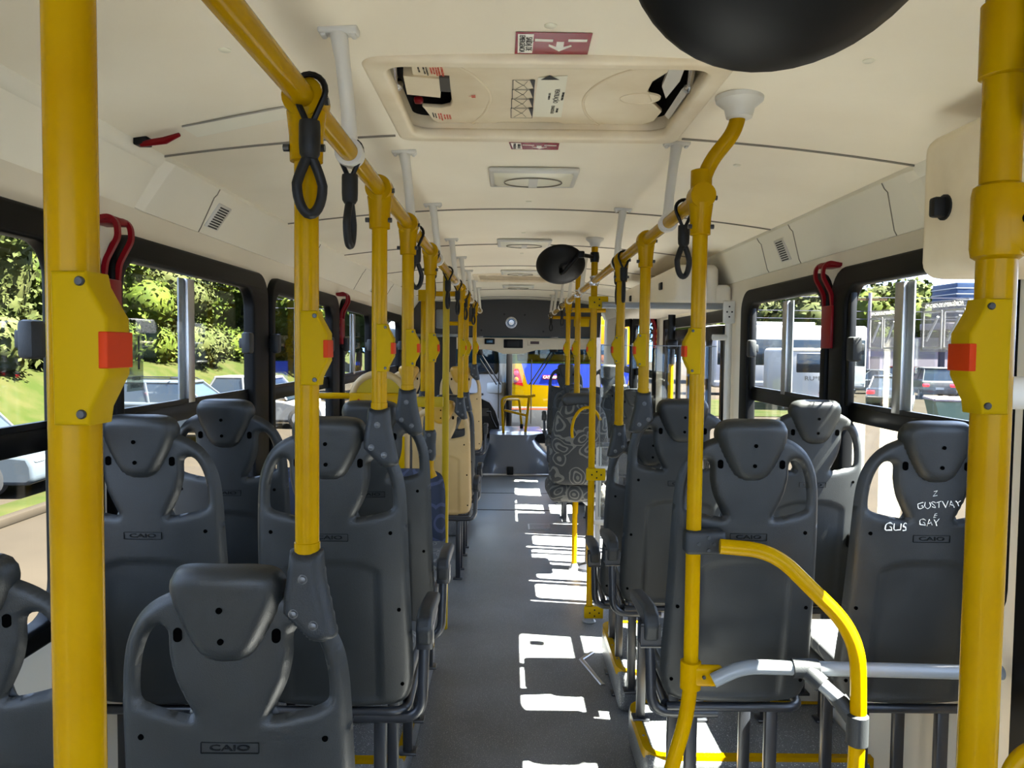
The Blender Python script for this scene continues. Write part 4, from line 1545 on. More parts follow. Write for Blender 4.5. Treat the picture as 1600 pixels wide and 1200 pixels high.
h = housing('door_motor_housing', 1.02, 4.78, 7.1, EYE + .275, EYE + .53, 'long cream housing over the middle door', True)
part('key_knob', MB().box(1.005, 1.03, 5.18, 5.26, 2.12, 2.17, .008), 'black', h)
part('key_knob', MB().box(1.005, 1.03, 6.5, 6.56, 2.12, 2.17, .008), 'black', h)
h = housing('door_motor_housing', 1.08, 1.05, 2.06, EYE + .19, EYE + .56, 'cream rounded housing over the rear door beside the thick pole', False)
part('key_knob', MB().box(1.045, 1.085, 1.915, 1.945, EYE + .335, EYE + .385, .008).lathe([(.02, -.0), (.032, .002), (.032, .012)], 18, Matrix.Translation((1.073, 1.93, EYE + .36)) @ Matrix.Rotation(PI / 2, 4, 'Y')), 'rubber', h)

# white post and tube at the middle door, glass screen
t = thing('white_door_post', 'white post and horizontal tube beside the middle door', 'post', (1.34, 4.72, 0))
part('post', MB().tube([(0, 0, 0), (0, 0, EYE + .26)], .021, 18), 'white_enamel', t)
part('clamp_plate', MB().box(-.045, .03, -.035, -.015, EYE + .16, EYE + .30, .012, 3), 'white_enamel', t)
part('cross_tube', MB().tube([(0, 0, EYE + .265), (-.78, 0, EYE + .265)], .0205, 18), 'grey_tube', t)
part('stub', MB().tube([(0, 0, EYE + .075), (-.10, -.01, EYE + .075)], .018, 16), 'white_enamel', t)
for u, v in ((-.008, .20), (-.022, .23), (.008, .23), (-.008, .262)):
    part('plate_bolt', MB().cyl((u, -.037, EYE + v), (u, -.034, EYE + v), .0055, 8), 'rubber', t)

t = thing('glass_screen', 'clear plastic screen standing before the middle door, its edges catching light', 'screen', (.57, 4.80, .66))
part('sheet', MB().box(0, .72, -.003, .003, 0, 1.08), 'glass', t, smooth=0)
part('sheet_edge', MB().box(-.004, .0, -.004, .004, 0, 1.08).box(0, .72, -.004, .004, 1.078, 1.083), 'grey_tube', t)
part('lower_band', MB().box(.01, .71, -.005, -.003, .0, .50), 'film', t, smooth=0)

t = thing('white_barrier', 'white tubular barrier with short rungs beside the pole at the middle door', 'barrier', (.57, 4.84, 0))
part('upright', MB().tube([(0, 0, .0), (0, 0, 1.10)], .017, 14), 'white_enamel', t)
part('upright', MB().tube([(.11, 0, .0), (.11, 0, 1.10)], .017, 14), 'grey_tube', t)
part('top_tube', MB().tube([(-.02, 0, 1.11), (.16, 0, 1.11)], .018, 14), 'grey_tube', t)
for z in (.62, .97):
    part('rung', MB().tube([(-.03, -.03, z), (.09, -.03, z)], .018, 14), 'white_enamel', t)
t = thing('door_grab_pole', 'yellow pole standing in the opening of the middle door', 'pole', (1.30, 6.2, 0))
part('tube', MB().tube([(0, 0, 0), (0, 0, 1.62)], .022, 16), 'yellow', t)
part('socket', MB().tube([(0, 0, 1.6), (0, 0, 2.0)], .03, 16).box(-.045, .045, -.045, .045, 1.72, 1.80, .02), 'black', t)


def lever(x, y, side, lab, zt=EYE + .36):
    t = thing('red_window_lever', lab, 'lever', (x, y, zt), 0, 'red emergency levers between the windows')
    s = -side
    prof = [(0, 0), (s * .055, .010), (s * .075, -.01), (s * .078, -.05), (s * .040, -.12), (s * .034, -.17), (s * .034, -.34), (s * .05, -.345), (0, -.35)]
    for dy in (-.055, .025):
        pp = [(u, dy, z) for u, z in prof[:7]]
        f = fillet(pp, .015, 4)
        mb_ = MB()
        prev = None
        for i, p in enumerate(f):
            a, b = f[max(i - 1, 0)], f[min(i + 1, len(f) - 1)]
            tt = (b - a).normalized()
            nn = Vector((tt.z, 0, -tt.x)) * .007
            q = [p + nn, p - nn, p - nn + Vector((0, .014, 0)), p + nn + Vector((0, .014, 0))]
            if prev:
                mb_.add(prev + q, [(0, 1, 5, 4), (1, 2, 6, 5), (2, 3, 7, 6), (3, 0, 4, 7)])
            prev = q
        part('side_arm', mb_, 'red', t)
    part('grip', MB().box(min(0, s * .07), max(0, s * .07), -.05, .035, -.012, .010, .006), 'red', t)
    part('label_plate', MB().box(min(s * .02, s * .044), max(s * .02, s * .044), -.06, .04, -.35, -.17, .005), 'red', t)
    q = MB()
    for k in range(3):
        q.box(min(s * .02, s * .03), max(s * .02, s * .03), -.0612, -.0598, -.205 - k * .05, -.18 - k * .05)
    part('plate_print', q, 'mustard', t)
    return t


lever(XR - .0, 3.27, 1, 'red emergency lever between the two windows facing the parked vehicles')
lever(XR - .0, 7.18, 1, 'red emergency lever just past the middle door')
lever(XL, 2.30, -1, 'red emergency lever near the thick pole, beside the window with trees')
lever(XL, 5.44, -1, 'red emergency lever between the second and third tree side windows')
lever(XL, 6.95, -1, 'red emergency lever farther along the tree side wall')

# ------------------------------------------------------------------ wheelchair bay backrest
t = thing('wheelchair_backrest', 'yellow padded wheelchair backrest with a beige rim by the tree side wall', 'backrest', (-.755, 4.45, 0))
ar = [(-.155, 0, .95)] + [(.155 * math.cos(PI - PI * k / 16), 0, 1.42 + .14 * math.sin(PI * k / 16)) for k in range(17)] + [(.155, 0, .95)]
part('rim', MB().tube(ar, .022, 14), 'beige_seat', t)
pn = [(-.145, .0), (.145, 0), (.145, .10)] + [(.145 * math.cos(PI * k / 12), .10 + .11 * math.sin(PI * k / 12)) for k in range(1, 12)] + [(-.145, .10)]
part('pad', MB().prism([(a, 1.33 + b) for a, b in pn], -.012, .02, 'y'), 'olive_yellow', t)
part('band', MB().box(-.17, .17, -.03, .03, 1.37, 1.45, .008), 'yellow', t)
part('beam', MB().box(.16, .37, -.018, .018, 1.37, 1.43, .006), 'olive_yellow', t)
part('board', MB().box(-.15, .15, -.012, .02, .72, 1.37, .01), 'yellow', t)
part('screw', MB().cyl((-.115, -.033, 1.41), (-.115, -.029, 1.41), .006, 8), 'red', t)
part('screw', MB().cyl((.045, -.033, 1.41), (.045, -.029, 1.41), .006, 8), 'red', t)
part('lower_sheet', MB().box(.04, .15, -.03, -.018, 1.0, 1.2, .004), 'yellow_box', t)
for x in (-.15, .15):
    part('leg', MB().tube([(x, 0, 0), (x, 0, .95)], .02, 12), 'yellow', t)
t = thing('wall_rail', 'yellow rail running from the wall at the height of the seat tops', 'handrail', (XL, 4.45, EYE - .29))
part('tube', MB().tube([(0, 0, 0), (.32, 0, 0)], .018, 14), 'yellow', t)

# ramp strips and small things on the floor
def floor_strip(pts, lab):
    q = [atz(*p, .003) for p in pts]
    t = thing('metal_floor_strip', lab, 'strip', (0, 0, 0), 0, 'metal strips screwed to the aisle floor')
    for i in range(len(q) - 1):
        a, b = q[i], q[i + 1]
        d = (b - a).normalized()
        n = Vector((-d.y, d.x, 0)) * .014
        part('strip_piece', MB().add([a + n, b + n, b - n, a - n, a + n * .6 + Vector((0, 0, .004)), b + n * .6 + Vector((0, 0, .004)), b - n * .6 + Vector((0, 0, .004)), a - n * .6 + Vector((0, 0, .004))],
                                     [(4, 5, 6, 7), (0, 1, 5, 4), (1, 2, 6, 5), (2, 3, 7, 6), (3, 0, 4, 7)]), 'alu', t, smooth=0)


floor_strip([(945, 1006), (908, 1030), (942, 1070)], 'bent metal strip on the floor beside the plinth edge')
# ------------------------------------------------------------------ front of the bus
YF = 11.0
me = plate_mesh('wall_front', [[(XL, -.3), (XR, -.3), (XR, 2.45), (XL, 2.45)], rrect(XL + .06, XR - .06, .40, EYE + .10, .1)], .05, 'header', 0, 'xz', 0)
struct(link('wall_front', me, loc=(0, 11.72, 0)), 'front wall around the windscreen')
ws = struct(part('window_21', MB().box(XL, XR, 11.70, 11.706, .3, 2.2), 'glass', smooth=0), 'windscreen glass')
part('sun_band', MB().box(XL + .1, XR - .1, 11.69, 11.692, at(800, 568, 11.69).z, 2.0), 'tint_band', ws, smooth=0)
a = at(796, 560, 11.66)
struct(part('trim_1', MB().box(a.x - .045, a.x + .045, 11.62, 11.68, .40, EYE + .12, .01), 'black'), 'black middle pillar of the windscreen')
# side panels at the cab so that no light leaks in
struct(part('trim_2', MB().box(XL - .04, XL, YEND, 11.75, -.3, .95).box(XR, XR + .04, YEND, 11.75, -.3, .95), 'header'))
zt, zb = EYE + .63, at(800, 526, 11.0).z
o = part('header_panel', MB().prism([(XL + .10, zb), (XR - .10, zb)] + [(1.30 - 2.42 * k / 16, ceil_z(1.30 - 2.42 * k / 16) - .004) for k in range(17)], 10.98, 11.05, 'y'), 'header')
tag(o, 'wide dark grey panel over the windscreen with a round speaker', 'panel')
q = at(799, 504, 10.97)
part('speaker', MB().lathe([(.0, .0), (.055, .002), (.066, .014), (.082, .012), (.088, .0)], 32, Matrix.Translation((q.x, 10.98, q.z)) @ Matrix.Rotation(PI / 2, 4, 'X')), 'steel', o)
part('speaker_ring', MB().loop([Vector((q.x + .045 * math.cos(a_), 10.962, q.z + .045 * math.sin(a_))) for a_ in [2 * PI * k / 24 for k in range(24)]], .006), 'screen_blue', o)
for px, py in ((752, 516), (849, 518), (788, 491), (820, 492)):
    p = at(px, py, 10.97)
    part('rivet', MB().cyl((p.x, 10.972, p.z), (p.x, 10.982, p.z), .014, 12), 'black_matt', o)

pts_ = [(700, 527), (925, 529), (925, 546), (860, 546), (838, 547), (826, 550), (818, 553), (786, 553), (776, 549), (760, 546), (700, 545)]
cons = [at(px, py, 10.95) for px, py in pts_]
o = link('overhead_console', plate_mesh('overhead_console', [[(p.x, p.z) for p in cons]], .12, 'console', .015, 'xz', 40), loc=(0, 10.96, 0))
tag(o, 'beige overhead console with three small displays above the windscreen', 'console')
for (a0, b0, c0, d0, m_, nm) in ((757, 529, 773, 538, 'black', 'display'), (787, 530, 817, 544, 'black', 'display'), (824, 531, 847, 540, 'console', 'display')):
    p, q = at(a0, b0, 10.89), at(c0, d0, 10.89)
    f = part(nm, MB().box(p.x, q.x, -.075, -.055, q.z, p.z, .01), m_, o)
    f.location = (0, 0, 0)
    s = (q.x - p.x) * .2
    part('screen', MB().box(p.x + s, q.x - s, -.078, -.074, q.z + .02, p.z - .02, .004), {757: 'screen_blue', 787: 'black_matt', 824: 'screen_dark'}[a0], f)
q = at(900, 535, 11.0)

# driver partition and dark driver's corner
t = thing('driver_partition', 'black partition behind the driver at the tree side', 'partition', (0, 0, 0))
part('panel', MB().box(XL + .01, -.66, 9.45, 9.48, .0, EYE + .12, .01), 'black_matt', t)
part('top_rail', MB().tube([(XL + .02, 9.44, EYE + .14), (-.60, 9.44, EYE + .14)], .02, 10), 'grey_tube', t)
t = thing('grey_luggage_panel', 'grey upper panel with white box on the tree side beyond the poles', 'panel', (0, 0, 0))
part('panel', MB().box(XL + .01, -.55, 9.52, 9.56, EYE + .16, EYE + .56, .01), 'header', t)
part('box', MB().box(-.92, -.80, 9.44, 9.52, EYE + .22, EYE + .46, .03), 'grey_tube', t)

# instrument cluster, gear lever, dashboard, engine cover
t = thing('dashboard', 'black rounded instrument cowl beside the engine cover', 'dashboard', (0, 0, 0))
cw = [(at(px, py, 11.1).x, at(px, py, 11.1).z) for px, py in ((700, 620), (752, 622), (765, 628), (774, 642), (780, 662), (781, 700), (700, 700))]
part('cowl', MB().prism(cw[::-1], 11.0, 11.3, 'y'), 'black_matt', t)
ds = MB().box(-.15, XR - .02, 11.35, 11.62, .30, at(830, 672, 11.4).z, .02)
part('dash_top', ds, 'black_matt', t)
part('switch_row', MB().box(-.40, -.30, 10.98, 11.0, at(757, 650, 11).z, at(757, 638, 11).z), 'header', t)
t = thing('gear_lever', 'black gear lever rising beside the engine cover', 'lever', (0, 0, 0))
q0, q1, q2 = at(775, 668, 10.75), at(768, 654, 10.75), at(765, 644, 10.75)
part('stick', MB().tube(fillet([q0, q1, q2], .03), .012, 10), 'black', t)
part('knob', MB().box(q2.x - .045, q2.x + .02, q2.y - .02, q2.y + .02, q2.z - .015, q2.z + .015, .012), 'rubber', t)

# engine cover: a sculpted hump
t = thing('engine_cover', 'big glossy blue-grey engine cover hump at the end of the aisle', 'engine cover', (0, 0, 0))
secs = [  # y, z, half widths left/right at that level
    [(-.47, 10.15, 0), (-.47, 10.3, .28), (-.40, 10.45, .47), (-.33, 10.6, .56)],
]
zt_ = at(800, 674, 10.7).z
front = []
ring = []
levels = [(0.0, -.42, .60, 10.25), (.10, -.40, .585, 10.27), (.22, -.36, .54, 10.32), (.34, -.30, .40, 10.40), (.44, -.27, .33, 10.46), (.52, -.27, .40, 10.52), (zt_ - .02, -.28, .47, 10.58), (zt_, -.26, .45, 10.64)]
N = 18
vs, fs = [], []
for (z, xl, xr, y0) in levels:
    c, hw = (xl + xr) / 2, (xr - xl) / 2
    loop_ = []
    for k in range(N + 1):
        u = -1 + 2 * k / N
        loop_.append((c + hw * u, y0 + .10 * abs(u) ** 4, z))
    loop_ = [(xl, 11.40, z)] + loop_ + [(xr, 11.40, z)]
    vs += loop_
n = N + 3
for j in range(len(levels) - 1):
    for k in range(n - 1):
        a = j * n + k
        fs.append((a, a + 1, a + 1 + n, a + n))
fs.append(tuple((len(levels) - 1) * n + k for k in range(n)))
part('cover', MB().add(vs, fs), 'engine', t, smooth=35)
q0, q1 = at(792, 729, 10.24), at(802, 743, 10.24)
part('latch', MB().box(q0.x, q1.x, 10.215, 10.26, max(.015, q1.z), q0.z, .008), 'black', t)
part('base_edge', MB().tube(fillet([(-.45, 10.9, .01), (-.45, 10.24, .01), (.63, 10.24, .01), (.63, 10.9, .01)], .15), .018, 8), 'alu', t)
part('side_step', MB().prism([(-.72, .0), (-.40, .0), (-.27, .40), (-.30, .42), (-.62, .26), (-.72, .24)], 10.3, 11.0, 'y'), 'engine', t)

# yellow guard rail on the engine cover
t = thing('engine_guard_rail', 'small yellow tubular rail standing on the engine cover', 'guard rail', (0, 0, 0))
A = at(787, 686, 10.62)
B = at(820, 682, 10.66)
Cc = at(815, 664, 11.1)
A1, B1 = at(784, 622, 10.6), at(827, 620, 10.66)
C1 = at(811, 624, 11.1)
part('hoop', MB().tube(fillet([A, at(785, 640, 10.6), A1 + Vector((0, 0, .0)), at(800, 619, 10.63), B1, B1 + Vector((.08, .02, .02))], .06), .019, 12), 'yellow', t)
part('hoop', MB().tube(fillet([B, B1], .05), .019, 12), 'yellow', t)
part('hoop', MB().tube(fillet([at(786, 634, 10.6), at(790, 624, 10.7), C1, Cc], .05), .017, 12), 'yellow', t)
part('cross_tube', MB().tube([at(788, 641, 10.62), at(822, 649, 10.66)], .017, 12), 'yellow', t)
for p in (A, B, Cc):
    part('foot_socket', MB().cyl(p + Vector((0, 0, -.06)), p + Vector((0, 0, .015)), .026, 12), 'black', t)

# wipers
for (a0, b0, c0, d0, lab) in ((745, 553, 776, 601, 'windscreen wiper in front of the white bus'), (862, 548, 827, 601, 'windscreen wiper in front of the yellow and blue bus')):
    t = thing('wiper', lab, 'wiper', (0, 0, 0), 0, 'pair of windscreen wipers')
    p, q = at(a0, b0, 11.66), at(c0, d0, 11.66)
    part('pivot', MB().box(p.x - .03, p.x + .09, 11.63, 11.69, p.z - .02, EYE + .2, .01), 'black', t)
    part('arm', MB().tube([p, q], .010, 6), 'black', t)
    part('arm', MB().tube([p + Vector((.06, 0, .01)), q + Vector((.06, 0, .0))], .010, 6), 'black', t)
    m_ = q
    part('blade', MB().tube([m_ + Vector((.03, 0, .38)), m_ + Vector((.03, 0, -.6))], .008, 6), 'black', t)

# window stickers
def window_sheet(y0, y1, z0, z1, lab, kind):
    x = XR + .008
    t = thing('window_sticker', lab, 'sticker', (x, 0, 0))
    part('sheet', MB().box(-.0006, .0006, y0, y1, z0, z1), 'film', t, smooth=0)
    w_, h_ = y1 - y0, z1 - z0
    if kind:
        ln = MB()
        fr = []
        for a, b in ((.06, .48), (.52, .94)):
            ya, yb = y0 + w_ * a, y0 + w_ * b
            za, zb_ = z0 + h_ * .06, z1 - h_ * .18
            ol = [rrect(ya, yb, za, zb_, .004), rrect(ya + .006, yb - .006, za + .006, zb_ - .006, .003)]
            link('border_line', plate_mesh('border_line', ol, .001, 'film_line', 0, 'yz', 0), t, (-.002, 0, 0))
            ym, zm = (ya + yb) / 2, (za + zb_) / 2
            ol = [rrect(ym - w_ * .12, ym + w_ * .12, zm - h_ * .2, zm + h_ * .2, .008), rrect(ym - w_ * .09, ym + w_ * .09, zm - h_ * .16, zm + h_ * .16, .006)]
            link('picture_line', plate_mesh('picture_line', ol, .001, 'film_line', 0, 'yz', 0), t, (-.002, 0, 0), (.1, 0, 0))
            part('picture_line', MB().tube([(-.003, ya + w_ * .08, zm + h_ * .25), (-.003, ym, zm), (-.003, yb - w_ * .1, zm - h_ * .22)], .004, 6), 'film_line', t)
        o_ = link('lettering', text_mesh('EM CASO DE EMERGÊNCIA', h_ * .11, 'white_print', .0003, 1.0), t, (-.002, (y0 + y1) / 2, z1 - h_ * .09), (0, 0, -PI / 2))
        o_.scale = (w_ * .8 / max(.01, o_.dimensions.x if o_.dimensions.x else .3),) * 1 + (1, 1)
    return t


window_sheet(2.74, 2.98, EYE - .0, EYE + .155, 'pale instruction sheet with drawings stuck on the window facing the black car', 1)
window_sheet(2.33, 2.60, EYE - .0, EYE + .165, 'pale instruction sheet with drawings on the window by the orange button box', 1)
window_sheet(2.88, 2.97, EYE - .17, EYE - .02, 'small clear sticker under the pale instruction sheet', 0)
t = thing('window_sticker', 'green tinted exit sticker on the tree side window beside the thick pole', 'sticker', (XL - .006, 0, 0))
part('sheet', MB().box(-.0006, .0006, 2.46, 2.57, EYE - .155, EYE + .03), 'sticker_clear', t, smooth=0)
for k, s in enumerate(('SAÍDA DE', 'EMERGÊNCIA')):
    link('lettering', text_mesh(s, .017, 'black_print', .0003, .8), t, (.004, 2.515, EYE - .115 - k * .024), (0, 0, PI / 2))
part('bar_mark', MB().box(.002, .004, 2.53, 2.54, EYE - .02, EYE + .025).box(.002, .004, 2.53, 2.54, EYE - .085, EYE - .04), 'black_print', t, smooth=0)

# ================================================================== outside
GZ = -.90
o = part('ground', MB().box(-9.8, 120, -15, 160, GZ - .3, GZ), 'concrete', smooth=0)
struct(o, 'pale worn asphalt of the yard around the bus')
o = part('road_lane', MB().box(-15, -9.81, -15, 90, GZ - .3, GZ), 'asphalt', smooth=0)
struct(o, 'pale parking lane along the grass bank')
o = part('grass_verge', MB().box(-7.85, -7.3, 6, 15.5, GZ, GZ + .12, .05), 'grass')
struct(o, 'narrow grass verge between road and parking lane')
o = part('kerb', MB().box(-7.3, -7.12, 6, 15.6, GZ, GZ + .13, .03), 'concrete')
struct(o, 'kerb stone along the verge')
# grass bank
vs, fs = [], []
nx, ny = 24, 40
for j in range(ny + 1):
    for i in range(nx + 1):
        x = -14 - 24 * i / nx
        y = -5 + 110 * j / ny
        s = min(1, max(0, (-x - 14) / 4))
        s = s * s * (3 - 2 * s)
        vs.append((x, y, GZ + 1.75 * s + .06 * math.sin(x * 1.7) * math.cos(y * .9) * s))
for j in range(ny):
    for i in range(nx):
        a = j * (nx + 1) + i
        fs.append((a, a + 1, a + nx + 2, a + nx + 1))
struct(part('grass_bank', MB().add(vs, fs), 'grass'), 'rising bank of sunny grass')


def leaf_cloud(blobs, n, size, sr=.35, rg=rng):
    """Leaves as small folded quads, scattered in the outer part of ellipsoids. blobs: (centre, radii)."""
    vol = np.array([b[1][0] * b[1][1] + b[1][1] * b[1][2] for b in blobs])
    cnt = np.maximum((n * vol / vol.sum()).astype(int), 1)
    V, F = [], []
    k = 0
    for (c, r), m in zip(blobs, cnt):
        d = rg.normal(size=(m, 3))
        d /= np.linalg.norm(d, axis=1)[:, None]
        rad = 1 - sr * rg.random(m) ** 1.5
        lump = 1 + .10 * np.sin(d[:, 0] * 7 + c[0]) * np.cos(d[:, 2] * 8 + c[1])
        p = np.array(c) + d * np.array(r) * (rad * lump)[:, None]
        a = rg.normal(size=(m, 3)) + d * .8
        a /= np.linalg.norm(a, axis=1)[:, None]
        b = np.cross(a, rg.normal(size=(m, 3)))
        b /= np.linalg.norm(b, axis=1)[:, None]
        c2_ = np.cross(a, b)
        s = size * (.6 + .8 * rg.random(m))[:, None]
        q = np.stack([p - b * s, p + c2_ * s * .6, p + b * s, p - c2_ * s * .6], 1).reshape(-1, 3)
        V.append(q)
        F.append(np.arange(m * 4).reshape(-1, 4) + k)
        k += m * 4
    V, F = np.concatenate(V), np.concatenate(F)
    me = bpy.data.meshes.new('foliage')
    me.from_pydata(V.tolist(), [], F.tolist())
    return me


def core_mesh(blobs, f=.82):
    mb_ = MB()
    for c, r in blobs:
        n1, n2 = 10, 7
        vs, fs = [], []
        for j in range(n2 + 1):
            for i in range(n1):
                th, ph = PI * j / n2, 2 * PI * i / n1
                vs.append((c[0] + r[0] * f * math.sin(th) * math.cos(ph), c[1] + r[1] * f * math.sin(th) * math.sin(ph), c[2] + r[2] * f * math.cos(th)))
        for j in range(n2):
            for i in range(n1):
                fs.append((j * n1 + i, j * n1 + (i + 1) % n1, (j + 1) * n1 + (i + 1) % n1, (j + 1) * n1 + i))
        mb_.add(vs, fs)
    return mb_


def tree(x, y, z, h, rw, lab, n=2600, leaf='leaf_a', size=.16, trunk=True, group='trees and bushes outside the bus', low=.25, seed=0, name='tree'):
    t = thing(name, lab, 'tree', (x, y, z), 0, group)
    rg = np.random.default_rng(seed + 11)
    blobs = []
    nb_ = 9
    for i in range(nb_):
        a = rg.random() * 2 * PI
        q = rg.random() ** .5 * rw * .62
        zc = h * (low + (1 - low) * (.18 + .64 * rg.random()))
        rr = rw * (.42 + .22 * rg.random())
        blobs.append(((q * math.cos(a), q * math.sin(a), zc), (rr, rr, rr * .85)))
    if low < .06:
        for i in range(6):
            a = i * PI / 3 + rg.random()
            blobs.append(((rw * .7 * math.cos(a), rw * .7 * math.sin(a), rw * .3), (rw * .5, rw * .5, rw * .42)))
    blobs.append(((0, 0, h * (low + (1 - low) * .5)), (rw * .62, rw * .62, h * (1 - low) * .45)))
    me = leaf_cloud(blobs, n, size, rg=rg)
    me.materials.append(MATS[leaf])
    f = link('foliage', me, t)
    part('foliage_core', core_mesh(blobs), leaf, f)
    if trunk:
        part('trunk', MB().tube([(0, 0, -.2), (.1, .05, h * .3), (0, 0, h * .6)], [.16 + h * .012, .11 + h * .008, .05], 10), 'bark', t)
    return t


# hedge trees beyond the bank: the far ones follow the bank, near ones fill the rear window
k = 0
spots = []
for i in range(14):
    y = 13 + i * 4.9
    x = -18.8 - .35 * (i % 3)
    spots.append((x, y))
words_ = 'first second third fourth fifth sixth seventh eighth ninth tenth eleventh twelfth thirteenth fourteenth'.split()
for i, (x, y) in enumerate(spots):
    tree(x, y, GZ + 1.7, 7.6 + (i % 3) * .9, 2.9, 'leafy green tree on the bank, %s of the row from the bus rear' % words_[i], n=11000, leaf=('leaf_c', 'leaf_a', 'leaf_a')[i % 3] if i else 'leaf_c', size=.12, low=.02, seed=i)
for i in range(8):
    tree(-24.5 + (i % 2), 10 + i * 7.5, GZ + 1.7, 11 + (i % 3), 4.4, 'tall dark tree behind the bank row, %s from the back of the bus' % words_[i], n=4200, leaf='leaf_b', size=.22, low=.1, seed=40 + i)
for i, (px, y) in enumerate(((560, 62), (510, 58), (600, 72), (465, 54))):
    q = at(px, 560, y)
    tree(q.x, y, GZ, 12, 4.2, 'dark tree far beyond the second tree side window, %s of four' % words_[i], n=8000, leaf='leaf_a', size=.18, low=.12, seed=70 + i)


# ------------------------------------------------------------------ cars
def car(x, y, rz, paint, lab, kind='hatch', L=4.3, W=1.75, H=1.5, rack=False):
    t = thing('car', lab, 'car', (x, y, GZ), rz, 'cars parked around the bus')
    f = {'hatch': [(0, .32), (.02, .55), (.10, .72), (.95, .80), (1.25, .88), (1.9, .93), (L - .55, .98), (L - .12, .92), (L - .02, .62), (L, .36), (L - .1, .22), (.1, .22)],
         'suv': [(0, .36), (.02, .66), (.12, .88), (1.05, .98), (1.3, 1.03), (2.2, 1.06), (L - .4, 1.08), (L - .08, 1.0), (L, .62), (L - .02, .38), (L - .1, .26), (.1, .26)],
         'sedan': [(0, .32), (.02, .55), (.10, .72), (1.05, .80), (1.35, .88), (2.2, .93), (L - .9, .98), (L - .1, .96), (L, .62), (L - .02, .36), (L - .1, .22), (.1, .22)]}[kind]
    body = MB().prism([(a - L / 2, b) for a, b in f][::-1], -W / 2, W / 2, 'y')
    me = body.mesh('body', paint, 40)
    bo = link('body', me, t)
    md = bo.modifiers.new('bevel', 'BEVEL')
    md.width = .09
    md.segments = 3
    b0 = .92 if kind != 'suv' else 1.03
    top = {'hatch': (1.15, 1.75, L - .75, L - .35), 'suv': (1.15, 1.85, L - .55, L - .18), 'sedan': (1.25, 1.95, L - 1.55, L - .75)}[kind]
    def cab(b, tp, w0, w1, zz0, zz1):
        a0, a1, a2, a3 = [v - L / 2 for v in tp]
        return MB().add([(a0, -w0, zz0), (a3, -w0, zz0), (a3, w0, zz0), (a0, w0, zz0), (a1, -w1, zz1), (a2, -w1, zz1), (a2, w1, zz1), (a1, w1, zz1)],
                        [(0, 1, 2, 3), (4, 7, 6, 5), (0, 4, 5, 1), (1, 5, 6, 2), (2, 6, 7, 3), (3, 7, 4, 0)])
    g_ = link('cabin_glass', cab(0, top, W * .47, W * .38, b0 - .02, H - .07).mesh('cabin_glass', 'car_glass', 30), t)
    a0, a1, a2, a3 = [v - L / 2 for v in top]
    rf = part('roof', MB().box(a1 - .06, a2 + .06, -W * .385, W * .385, H - .09, H, .05, 3), paint, t)
    pl = MB()
    for s in (-1, 1):
        for (xa, xb) in ((a0 + .02, a1), (a3 - .02, a2), ((a0 + a3) / 2, (a1 + a2) / 2)):
            pl.tube([(xa, s * W * .465, b0 - .02), (xb, s * W * .385, H - .05)], .035, 6)
    part('pillar', pl, paint, t)
    for xx in (-L * .31, L * .31):
        for s in (-1, 1):
            wl = MB().lathe([(.0, -.09), (.22, -.10), (.32, -.09), (.33, .0), (.32, .09), (.22, .10), (0, .09)], 24, Matrix.Translation((xx, s * (W / 2 - .09), .33)) @ Matrix.Rotation(PI / 2, 4, 'X'))
            wo_ = part('wheel', wl, 'tyre', t)
            part('rim', MB().lathe([(.0, -.02), (.19, -.015), (.20, .0)], 16, Matrix.Translation((xx, s * (W / 2 + .012), .33)) @ Matrix.Rotation(PI / 2, 4, 'X')), 'alu', wo_)
    for s in (-1, 1):
        part('tail_light', MB().box(L / 2 - .22, L / 2 - .01, s * (W / 2 - .2) - .17, s * (W / 2 - .2) + .17, .68, .86, .04), 'tail_red', t)
        part('headlight', MB().box(-L / 2 + .02, -L / 2 + .25, s * (W / 2 - .25) - .16, s * (W / 2 - .25) + .16, .6, .72, .04), 'grey_tube', t)
    part('number_plate', MB().box(L / 2 - .03, L / 2 + .012, -.2, .2, .55, .67), 'grey_tube', t)
    if rack:
        for s in (-1, 1):
            part('roof_rail', MB().tube(fillet([(a1, s * W * .33, H - .01), (a1 + .15, s * W * .33, H + .06), (a2 - .15, s * W * .33, H + .06), (a2, s * W * .33, H - .01)], .05), .018, 8), 'black', t)
        for xx in (a1 + .3, a2 - .3):
            part('roof_bar', MB().tube([(xx, -W * .4, H + .08), (xx, W * .4, H + .08)], .02, 6), 'black', t)
    return t


P2 = PI / 2
# tree side, cars nose away from the road
q = at(-10, 700, 12.6)
car(-10.1, 13.5, PI + .05, 'car_grey', 'dark hatchback with red tail light behind the grass verge, seen past the thick pole', 'hatch', H=1.62)
car(-9.1, 21.2, PI, 'car_grey', 'dark grey estate car with roof bars under the tree side window', 'suv', L=4.4, H=1.62, rack=True)
car(-7.9, 24.8, PI, 'car_white', 'white hatchback behind the grey estate car', 'hatch', L=4.2, H=1.62)
car(at(426, 660, 23).x - 1.6, 26.5, PI + .25, 'car_white', 'white car with red tail light seen under the second tree side window', 'sedan')
# yard side
q = at(1392, 620, 36)
car(q.x, 36, -P2 - .5, 'car_black', 'black saloon with red tail lights seen through the window with the instruction sheet', 'sedan', W=1.9)
q = at(1352, 590, 47)
car(q.x + .6, 47.5, -.2, 'car_silver', 'silver car behind the black saloon', 'sedan')
q = at(1400, 580, 52)
car(q.x + .8, 53, .5, 'car_red', 'red car at the far side of the yard', 'hatch', H=1.6)
q = at(1470, 600, 43)
car(q.x, 44, -P2 - .3, 'car_white', 'white estate car parked before the pale wall', 'suv', H=1.75)
q = at(1500, 600, 45)
car(q.x + 1.6, 46, -P2 - .3, 'car_white', 'white car right of the white estate car near the blue tank', 'hatch')

